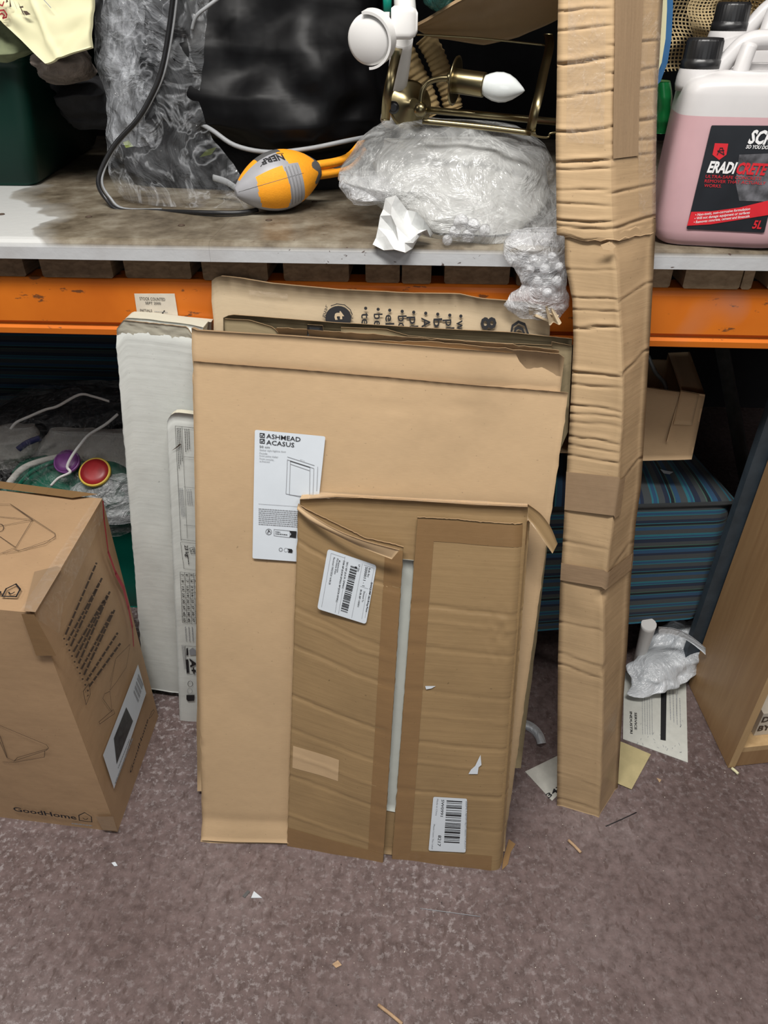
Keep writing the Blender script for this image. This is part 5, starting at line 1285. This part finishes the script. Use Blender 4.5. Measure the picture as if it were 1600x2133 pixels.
csk = MB(); pJ2 = pJ.moved(-.0); csk.poly([jl(nx + .078, ny - .0125, .205), jl(nx + .12, ny - .0125, .215), jl(nx + .115, ny - .0125, .232), jl(nx + .073, ny - .0125, .222)], M['lab_white'])
csk.text3('CAUTION', jl(nx + .081, ny - .0130, .2095), jx * .036 + Vector((0, 0, .008)), -jy, M['red'], .008, .02)
j1 = thing('jerrycan', 'near pink liquid jerrycan with black label, at the shelf edge right of the tall carton', 'jerrycan', [('can_body', jb), ('neck', nk), ('screw_cap', cap_, 'black ribbed screw cap'), ('handle', hn), ('handle_web', fin, None, [('caution_sticker', csk, 'small white sticker with red letters')]), ('front_label', jlab, 'black label with red and white lettering')])
j2 = j1.copy(); COL.objects.link(j2); j2['label'] = 'jerrycan standing behind the labelled one, only its black cap and white handle show'
tgt = ax(1508, 1.40, DZ + .25); src = jl(nx, ny, .25); j2.location = j1.location + Vector((tgt.x - src.x, tgt.y - src.y, 0))
for ch in list(j1.children):
    c = ch.copy(); COL.objects.link(c); c.parent = j2
    for g2 in ch.children:
        d = g2.copy(); COL.objects.link(d); d.parent = c
j2.location.z += .042
wbk = MB(); cx_, cy_ = j2.location.x, j2.location.y; wbk.box((cx_ - .10, cy_ - .055, DZ + .0005), (cx_ + .12, cy_ + .09, DZ + .0425), M['slat2'])
thing('wooden_block', 'wooden block raising the rear jerrycan behind the labelled pink one', 'block', wbk)

# hessian net
for k, (x0, x1, y0, y1, Yv, nm) in enumerate(((1375, 1660, -60, 150, 1.62, 'loose folds of beige hessian netting behind the pink jerrycans'), (1440, 1700, -60, 110, 1.56, 'front fold of beige hessian netting directly above the black caps'))):
    n_ = MB(); n_.grid(lambda s, t: at(lerp(x0, x1, s) + 20 * nz(t * 3, k), lerp(y0, y1, t) + 18 * nz(s * 4, k + 2), Y=Yv + .05 * nz(s * 3, t * 3, k) + .03 * math.sin(s * 9 + t * 5)), 50, 40, M['net'], (.28, .2))
    thing('hessian_net', nm, 'netting', n_)

# ================================================================== under the shelf
# striped upholstered stool
zt, zb = .51, .185
tp4 = [at(1010, 1066, z=zt), at(1537, 1050, z=zt), at(1446, 950, z=zt), at(1060, 950, z=zt)]
bt4 = [at(1060, 1325, z=zb), at(1478, 1292, z=zb), Vector((at(1478, 1292, z=zb).x - .06, 1.66, zb)), at(1080, 1190, z=zb)]
for L_ in (tp4, bt4): L_[3].y = max(L_[3].y, 1.6); L_[2].y = max(L_[2].y, 1.6)
sd = MB(); rr = []
nS = 30
for k in range(nS + 1):
    t = k / nS; c4 = [a.lerp(b, t) for a, b in zip(tp4, bt4)]; ctr = sum(c4, Vector()) / 4
    s_ = 1 + .025 * math.sin(t * math.pi) - .05 * ridge(t, 1, .06) - .012 * ridge(t, 0, .02); rr.append([ctr + (p - ctr) * s_ + Vector((0, 0, (p - ctr).z * 0)) for p in rquad(c4, .05, 8)])
sd.loft(rr, 32, M['stripe_side'])
for i in range(len(sd.uv)): pass
tpm = MB(); tpm.grid(lambda s, t: tp4[0].lerp(tp4[1], s).lerp(tp4[3].lerp(tp4[2], s), t) * 1 + Vector((0, 0, .004 + .022 * (math.sin(math.pi * min(1, max(0, s))) ** .5) * (math.sin(math.pi * t) ** .5))), 40, 20, M['stripe_top'], (1.0, .3))
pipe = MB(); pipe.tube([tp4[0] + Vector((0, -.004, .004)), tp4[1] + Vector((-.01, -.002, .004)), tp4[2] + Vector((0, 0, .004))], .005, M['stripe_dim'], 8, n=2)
lg = []
for a, b in (((1352, 1300), (1328, 1386)), ((1200, 1310), (1180, 1392))):
    l_ = MB(); A = at(*b, z=.001); B = at(*a, z=zb + .01); l_.tube([A, A.lerp(B, .5), B], lambda u: .012 + .006 * u, M['white_pl'], 14); lg.append(('leg', l_))
thing('striped_stool', 'blue grey striped upholstered stool on white legs under the rack', 'stool', [('seat_side', sd), ('seat_top', tpm), ('welt_piping', pipe)] + lg)
# striped bench at left
be = MB(); z0, z1 = .06, .715
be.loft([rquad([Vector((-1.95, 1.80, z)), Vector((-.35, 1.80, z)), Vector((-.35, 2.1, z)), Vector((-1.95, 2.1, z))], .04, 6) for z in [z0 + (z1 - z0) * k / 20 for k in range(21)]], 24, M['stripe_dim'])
thing('striped_bench_seat', 'blue striped upholstered seat darkened for the shadow under the left of the rack', 'seat', be)
chip = MB(); chip.poly([at(*p, z=.5365) for p in ((1375, 977), (1385, 980), (1403, 983), (1395, 988), (1383, 986))], M['paper']); thing('paper_scrap', 'tiny white paper scrap on top of the striped stool', 'scrap', chip)

# open cardboard tray on the stool
pO = Plane(at(1340, 958, Y=1.36), at(1441, 957, Y=1.36), at(1345, 815, Y=1.345))
tb = MB(); ruled(tb, [(1200, 790), (1350, 808), (1408, 816), (1469, 824)], [(1200, 956), (1335, 960), (1441, 957)], pO, M['sheet'], 20, 12, .004, lambda s, t: .001 * nz(s * 5, t * 5))
B0 = pO.px(1469, 822); B1 = pO.px(1441, 957); bk0 = at(1437, 733, Y=1.62); fl0 = pO.px(1418, 813); fk0 = at(1392, 735, Y=1.62)
rf_ = MB(); rf_.slab(lambda s, t: fl0.lerp(B0, s).lerp(fk0.lerp(bk0, s), t), 4, 8, M['sheet'], Vector((0, 0, 1)), .004, (.05, .3))
sw = MB(); sw.slab(lambda s, t: B1.lerp(Vector((B1.x, 1.62, B1.z)), s).lerp(B0.lerp(bk0, s), t), 6, 6, M['sheet'], Vector((1, 0, 0)), .004)
inw = MB(); inw.slab(lambda s, t: (fl0 + Vector((0, .005, -.12))).lerp(fk0 + Vector((0, 0, -.12)), s).lerp(fl0.lerp(fk0, s), t), 6, 4, M['sheet'], Vector((-1, 0, 0)), .003)
tab_ = MB(); ruled(tab_, [(1418, 815), (1457, 822)], [(1403, 884), (1442, 886)], pO.moved(.003), M['sheet'], 6, 6, .003)
flr = MB(); flr.box((B1.x - .35, 1.37, B1.z + .001), (B1.x - .002, 1.61, B1.z + .004), M['sheet'])
bkw = MB(); bkw.box((B1.x - .35, 1.615, B1.z), (B1.x + .02, 1.62, bk0.z - .02), M['sheet'])
rg = MB(); rg.tube([at(1350, 740, Y=1.5), at(1365, 775, Y=1.48), at(1385, 800, Y=1.45), at(1390, 830, Y=1.44)], .004, M['pale_metal'], 8)
thing('open_cardboard_tray', 'open tan cardboard tray with folded side flange sitting on the striped stool', 'box', [('front_wall', tb, None, [('locking_tab', tab_)]), ('folded_flange', rf_), ('side_wall', sw), ('inner_wall', inw), ('tray_floor', flr), ('rear_wall', bkw)])
thing('curved_wire', 'pale curved wire loop lying inside the open cardboard tray', 'wire', rg)

# leaning dark post and slate panel
po = MB(); A = at(1548, 1035, Y=1.72); B = at(1498, 700, Y=1.95); d = (B - A)
po.tube([A - d * 1.0, B + d * .2], .024, M['pale_metal'], 4, n=2)
for v in po.v: v.z = max(v.z, .002)
thing('metal_post', 'slate blue metal post leaning in the dark right of the cardboard tray', 'post', po)
CB, CF, CR = at(1434, 1425, z=0), at(1516, 1600, z=0), at(1600, 1591, z=0)
xd = (CR - CF).normalized(); yd = (CB - CF).normalized()
gpn = MB(); a0 = CB + yd * .008 - xd * .028
def pbx(mb, o_, x, y, z, m):
    c = [o_ + xd * i + yd * j + Vector((0, 0, k)) for k in (z[0], z[1]) for j in (y[0], y[1]) for i in (x[0], x[1])]
    for q in ((0, 1, 3, 2), (4, 5, 7, 6), (0, 1, 5, 4), (2, 3, 7, 6), (0, 2, 6, 4), (1, 3, 7, 5)): mb.poly([c[k] for k in q], m)
pbx(gpn, a0, (0, .5), (0, .02), (0.001, 1.0), M['grey_metal']); thing('slate_panel', 'slate grey flat panel standing just behind the wooden cabinet', 'panel', gpn)
# wooden cabinet
sp_ = MB(); dp = (CB - CF).length; pbx(sp_, CF, (0, .016), (.0, dp), (.002, .86), M['cab'])
s2 = MB(); pbx(s2, CF, (.45, .466), (.0, dp), (.002, .86), M['cab'])
kr = MB(); pbx(kr, CF, (.016, .45), (.002, .016), (.002, .052), M['cab'])
fb_ = MB(); pbx(fb_, CF, (.016, .45), (.002, dp - .005), (.052, .068), M['cab_in'])
tb_ = MB(); pbx(tb_, CF, (.016, .45), (.0, dp), (.844, .86), M['cab'])
bp = MB(); pbx(bp, CF, (.016, .45), (dp - .005, dp), (.068, .844), M['cab_in'])
ed = MB(); pbx(ed, CF, (-.0005, .0165), (-.0008, 0), (.002, .86), M['cab_in'])
thing('wooden_cabinet', 'open oak effect cabinet standing on the floor at the right of the stool', 'cabinet', [('side_panel', sp_), ('side_panel', s2), ('plinth', kr), ('bottom_shelf', fb_), ('top_panel', tb_), ('back_panel', bp), ('edge_strip', ed)])
pk = MB(); pbx(pk, CF + xd * .055 + Vector((0, 0, .0685)), (0, .12), (.03, .1), (0, .075), M['stock'])
pkp = Plane(CF + xd * .055 + yd * .0295, CF + xd * .2 + yd * .0295, CF + xd * .055 + yd * .0295 + Vector((0, 0, .1)))
pk.text3('DS', CF + xd * .058 + yd * .0292 + Vector((0, 0, .115)), xd * .03, pkp.n, M['inkb'], .018, .03); pk.text3('BYE', CF + xd * .058 + yd * .0292 + Vector((0, 0, .085)), xd * .04, pkp.n, M['inkb'], .018, .03)
thing('printed_packet', 'small pale packet with dark brown letters inside the wooden cabinet', 'packet', pk)

# carrier bag and papers on the floor
wbg = blob([(1296, 1400, 1468, 1.39, .02), (1320, 1372, 1474, 1.37, .035), (1350, 1345, 1462, 1.345, .05), (1385, 1322, 1446, 1.31, .045), (1410, 1310, 1436, 1.275, .03), (1432, 1312, 1400, 1.25, .02), (1444, 1318, 1360, 1.235, .008)], M['white_bag'], 60, 44, .026, 15, 21, facet=False)
wb_h = MB(); wb_h.slab(lambda s, t: at(lerp(1372, 1470, s), lerp(1306, 1352, s) - 14 * math.sin(s * 3) + t * 14, Y=1.27 + .02 * math.sin(s * 4)), 20, 4, M['white_bag'], Vector((0, -1, 0)), .001)
thing('carrier_bag', 'crumpled white plastic carrier bag on the floor below the striped stool', 'bag', [('bag_body', wbg), ('bag_handle', wb_h)])
def floorcard(pts, m, th=.0012, z=.0006):
    mb = MB(); P_ = [at(*p, z=z + th) for p in pts]; Q = [Vector((p.x, p.y, z)) for p in P_]; mb.poly(P_, m)
    for k in range(len(P_)): mb.poly([P_[k], Q[k], Q[(k + 1) % len(P_)], P_[(k + 1) % len(P_)]], m)
    return mb
pz = Plane(Vector((0, 0, .0019)), Vector((1, 0, .0019)), Vector((0, 1, .0019)))
fp_ = floorcard([(1300, 1400), (1429, 1404), (1433, 1588), (1298, 1539)], M['stock'] if False else plain('soiled_white_form', (.62, .63, .58), .6, var=.05, scale=60))
ink = MB(); ink.ppoly([(1377, 1427), (1389, 1428), (1387, 1543), (1376, 1541)], pz, M['ink'], .0003)
for k in range(4): ink.greek((1395 + k * 7, 1430 + k * 8), (1397 + k * 7, 1500 + k * 5), 1.4, pz, M['inkg'], .0003, k)
for k in range(5): ink.greek((1338 + k * 5, 1455), (1339 + k * 5, 1530), 1.1, pz, M['inkg'], .0003, k + 4)
ink.text('INDUSTRI', (1312, 1482), (1313, 1528), pz, M['ink'], 7, .0004, .03); ink.text('SERVICE', (1322, 1484), (1322, 1520), pz, M['ink'], 7, .0004, .03)
ink.pline([(1412, 1430), (1409, 1490)], pz, .8, M['inkg'], .0003)
for k in range(26): 
    rd = random.Random(k); x, y = rd.uniform(1308, 1425), rd.uniform(1500, 1570)
    if y < 1540 + (x - 1300) * .33: ink.pline([(x, y), (x + rd.uniform(-4, 4), y + rd.uniform(1, 5))], pz, 1.3, M['inkg'], .0003)
thing('paper_form', 'soiled white printed form with a black bar lying on the floor', 'paper', [('sheet', fp_), ('form_print', ink, 'black and grey print')])
bc = floorcard([(1280, 1540), (1300, 1547), (1356, 1571), (1316, 1644), (1278, 1628)], plain('buff_card', (.50, .42, .22), .7), .0012, .0026)
thing('buff_card', 'buff coloured card on the floor at the foot of the tall carton', 'card', bc)
nc = floorcard([(1094, 1607), (1166, 1572), (1200, 1620), (1150, 1668)], plain('soiled_white_card', (.52, .51, .46), .6, var=.1, scale=40))
ni = MB(); ni.text('347', (1143, 1663), (1175, 1641), pz, M['ink'], 14, .0003, .02)
thing('number_card', 'dirty white card with black number on the floor left of the tall carton foot', 'card', [('card', nc), ('printed_number', ni)])
cpz_ = MB(); 
def fcp(s, t):
    a = lerp(2.75, .15, s); r_ = lerp(58, 38, t); c = at(1083 + r_ * math.cos(a) * .95, 1556 - r_ * math.sin(a) * 1.0, z=.004 + .016 * math.sin(t * 3.1) + .004 * math.sin(s * 7)); return c
cpz_.grid(fcp, 30, 8, M['white_bag']); thing('plastic_offcut', 'curved translucent plastic offcut on the floor beside the flat box', 'plastic scrap', cpz_)

# teal crate with bagged clothes
F0 = at(300, 1290, z=.001); c_b = [Vector((-1.75, 1.50, .001)), Vector((-.62, 1.50, .001)), Vector((-.62, 1.78, .001)), Vector((-1.75, 1.78, .001))]
c_t = [Vector((-1.78, 1.47, .34)), Vector((-.60, 1.47, .34)), Vector((-.60, 1.79, .34)), Vector((-1.78, 1.79, .34))]
thing('teal_crate', 'teal green plastic crate on the floor full of bagged clothing', 'crate', crate(c_b, c_t, M['teal'], .014))
gh_ = blob([(812, 150, 262, 1.66, .03), (832, 60, 300, 1.66, .08), (870, -60, 320, 1.65, .11), (920, -90, 330, 1.64, .12), (990, -90, 330, 1.63, .12), (1085, -90, 330, 1.62, .11)], M['dark_cloth'], 50, 30, .02, 10, 3)
thing('grey_garment', 'charcoal grey garment bundle on top of the teal crate', 'garment', gh_)
for rows_, m, nm, cat, sd_ in (
        ([(885, 20, 70, 1.52, .02), (905, -40, 82, 1.50, .04), (940, -40, 78, 1.49, .04), (972, -40, 30, 1.49, .02)], 'white_cloth', 'white garment with navy band at the far left of the teal crate', 'garment', 2),
        ([(898, 110, 290, 1.53, .02), (920, 90, 300, 1.515, .04), (955, 60, 310, 1.50, .045), (985, 40, 310, 1.49, .04), (1000, 20, 300, 1.48, .02)], 'white_cloth', 'rumpled off white cloth above the green cushion in the teal crate', 'cloth', 5),
        ([(948, 90, 200, 1.475, .012), (962, 50, 240, 1.465, .03), (985, 25, 275, 1.455, .04), (1015, 5, 285, 1.445, .045), (1060, 0, 290, 1.44, .03)], 'tealc', 'green cushion with white trim, purple and red discs, bagged in the teal crate', 'cushion', 9)):
    parts_ = [('fabric_body', blob(rows_, M[m], 44, 26, .012, 16, sd_))]
    if m == 'tealc':
        wt_ = MB(); wt_.tube([at(18, 1008, Y=1.405), at(45, 978, Y=1.415), at(80, 962, Y=1.425), at(130, 950, Y=1.44)], .008, M['white_cloth'], 8, flat=.5); parts_.append(('white_trim', wt_, 'white fabric trim'))
        wt_ = MB(); wt_.tube([at(38, 1012, Y=1.398), at(62, 986, Y=1.405), at(95, 968, Y=1.415), at(140, 952, Y=1.43)], .005, M['tealc'], 8, flat=.5); parts_.append(('green_trim', wt_))
        for cx, cy, rx, m2, rim_, nm2 in ((139, 961, 33, 'purple', 'purple', 'purple disc'), (197, 983, 40, 'redv', 'yellow', 'red disc with yellow rim')):
            d_ = MB(); c = at(cx, cy, Y=1.395 if m2 == 'redv' else 1.41); r_ = rx * .00093; nn = Vector((.05, -.55, .83)); d_.lathe(c, nn, [(-.006, r_), (0, r_), (.003, r_ * .93), (.001, r_ * .86)], M[rim_], 36)
            d2 = MB(); d2.lathe(c, nn, [(0, r_ * .9), (.004, r_ * .85), (.007, r_ * .55), (.008, .001)], M[m2], 36); parts_.append(('disc', d_, nm2, [('disc_face', d2)]))
    if nm.startswith('white garment'):
        nb_ = MB(); nb_.tube([at(38, 936, Y=1.448), at(58, 922, Y=1.452), at(84, 912, Y=1.46)], .008, M['navy'], 6, flat=.4); parts_.append(('navy_band', nb_, 'navy band'))
    thing('bagged_garment' if 'garment' in cat else 'bagged_' + cat, nm, cat, parts_)
hf = blob([(806, 150, 290, 1.60, .04), (826, 40, 310, 1.58, .10), (862, -80, 320, 1.56, .13), (920, -110, 330, 1.54, .15), (975, -110, 330, 1.52, .145), (1040, -110, 320, 1.50, .13), (1076, -110, 318, 1.49, .11)], M['heap_film'], 80, 60, .02, 12, 40)
tps_ = []
for pts in ([(22, 894), (34, 880), (60, 868), (95, 853), (120, 846), (165, 822), (195, 826), (228, 836)], [(106, 1012), (122, 996), (146, 984), (140, 972), (150, 950), (168, 925), (186, 905), (220, 884), (246, 862)]):
    s_ = MB(); s_.tube([at(x, y, Y=1.37 + (1000 - y) * .0004) for x, y in pts], .0035, M['white_pl'], 6, flat=.5); tps_.append(('white_drawstring', s_, 'white drawstring'))
thing('clear_laundry_bag', 'clear glossy plastic bag with white drawstrings over the clothes in the teal crate', 'bag', [('bag_film', hf)] + tps_)
bb2 = blob([(992, 205, 262, 1.40, .015), (1008, 165, 276, 1.40, .03), (1030, 140, 282, 1.395, .035), (1060, 150, 285, 1.39, .035), (1082, 175, 284, 1.385, .02)], M['bubble_c'], 50, 40, .008, 30, 3)
thing('bubble_wrap_scrap', 'small piece of bubble wrap behind the brown hob box', 'bubble wrap', bb2)

# ================================================================== bits on the floor
def stick(a, b, r_, m, nm, kind='splinter', flat=1):
    s_ = MB(); A = at(*a, z=r_ * flat + .0004); B = at(*b, z=r_ * flat + .0004); s_.tube([A, A.lerp(B, .5) + Vector((.001, 0, 0)), B], r_, m, 6, n=4); thing(kind, nm, kind.replace('_', ' '), s_)


stick((1184, 1750), (1210, 1776), .0032, M['ply'], 'short pale wood stick on the floor below the tall carton', 'wood_stick')
stick((1262, 1721), (1326, 1692), .0010, M['ink'], 'thin dark splinter on the floor right of the tall carton foot')
stick((788, 2093), (838, 2133), .0030, M['ply'], 'long tan splinter of wood at the near edge of the floor')
stick((1524, 1600), (1538, 1612), .0035, M['cream'], 'small pale wood chip touching the cabinet foot', 'wood_chip')
stick((875, 1892), (1000, 1909), .0007, M['inkg'], 'long pale thread on the floor in front of the flat box', 'thread')
for pts, m, nm in (([(523, 1870), (529, 1856), (546, 1870)], 'paper', 'small white triangular paper scrap on the open floor'), ([(505, 1866), (516, 1854), (521, 1857), (510, 1870)], 'dgrey_ball', 'dark glossy fragment beside the white triangular scrap'),
                   ([(232, 1797), (240, 1795), (245, 1803), (238, 1804)], 'paper', 'tiny white chip on the floor below the hob box'), ([(1048, 1790), (1060, 1748), (1074, 1758), (1064, 1775), (1058, 1800), (1046, 1812)], 'tape', 'brown tape scrap stuck by the right foot of the flat box'),
                   ([(692, 2008), (704, 2000), (712, 2010), (700, 2016)], 'ply', 'small tan wood chip at the near part of the floor'), ([(1245, 1624), (1254, 1627), (1249, 1634), (1243, 1630)], 'paper', 'tiny white crumb on the floor near the tall carton'),
                   ([(1368, 1620), (1378, 1624), (1374, 1630)], 'ply', 'tiny tan crumb on the floor below the paper form')):
    thing('floor_scrap', nm, 'scrap', floorcard(pts, M[m], .0015))
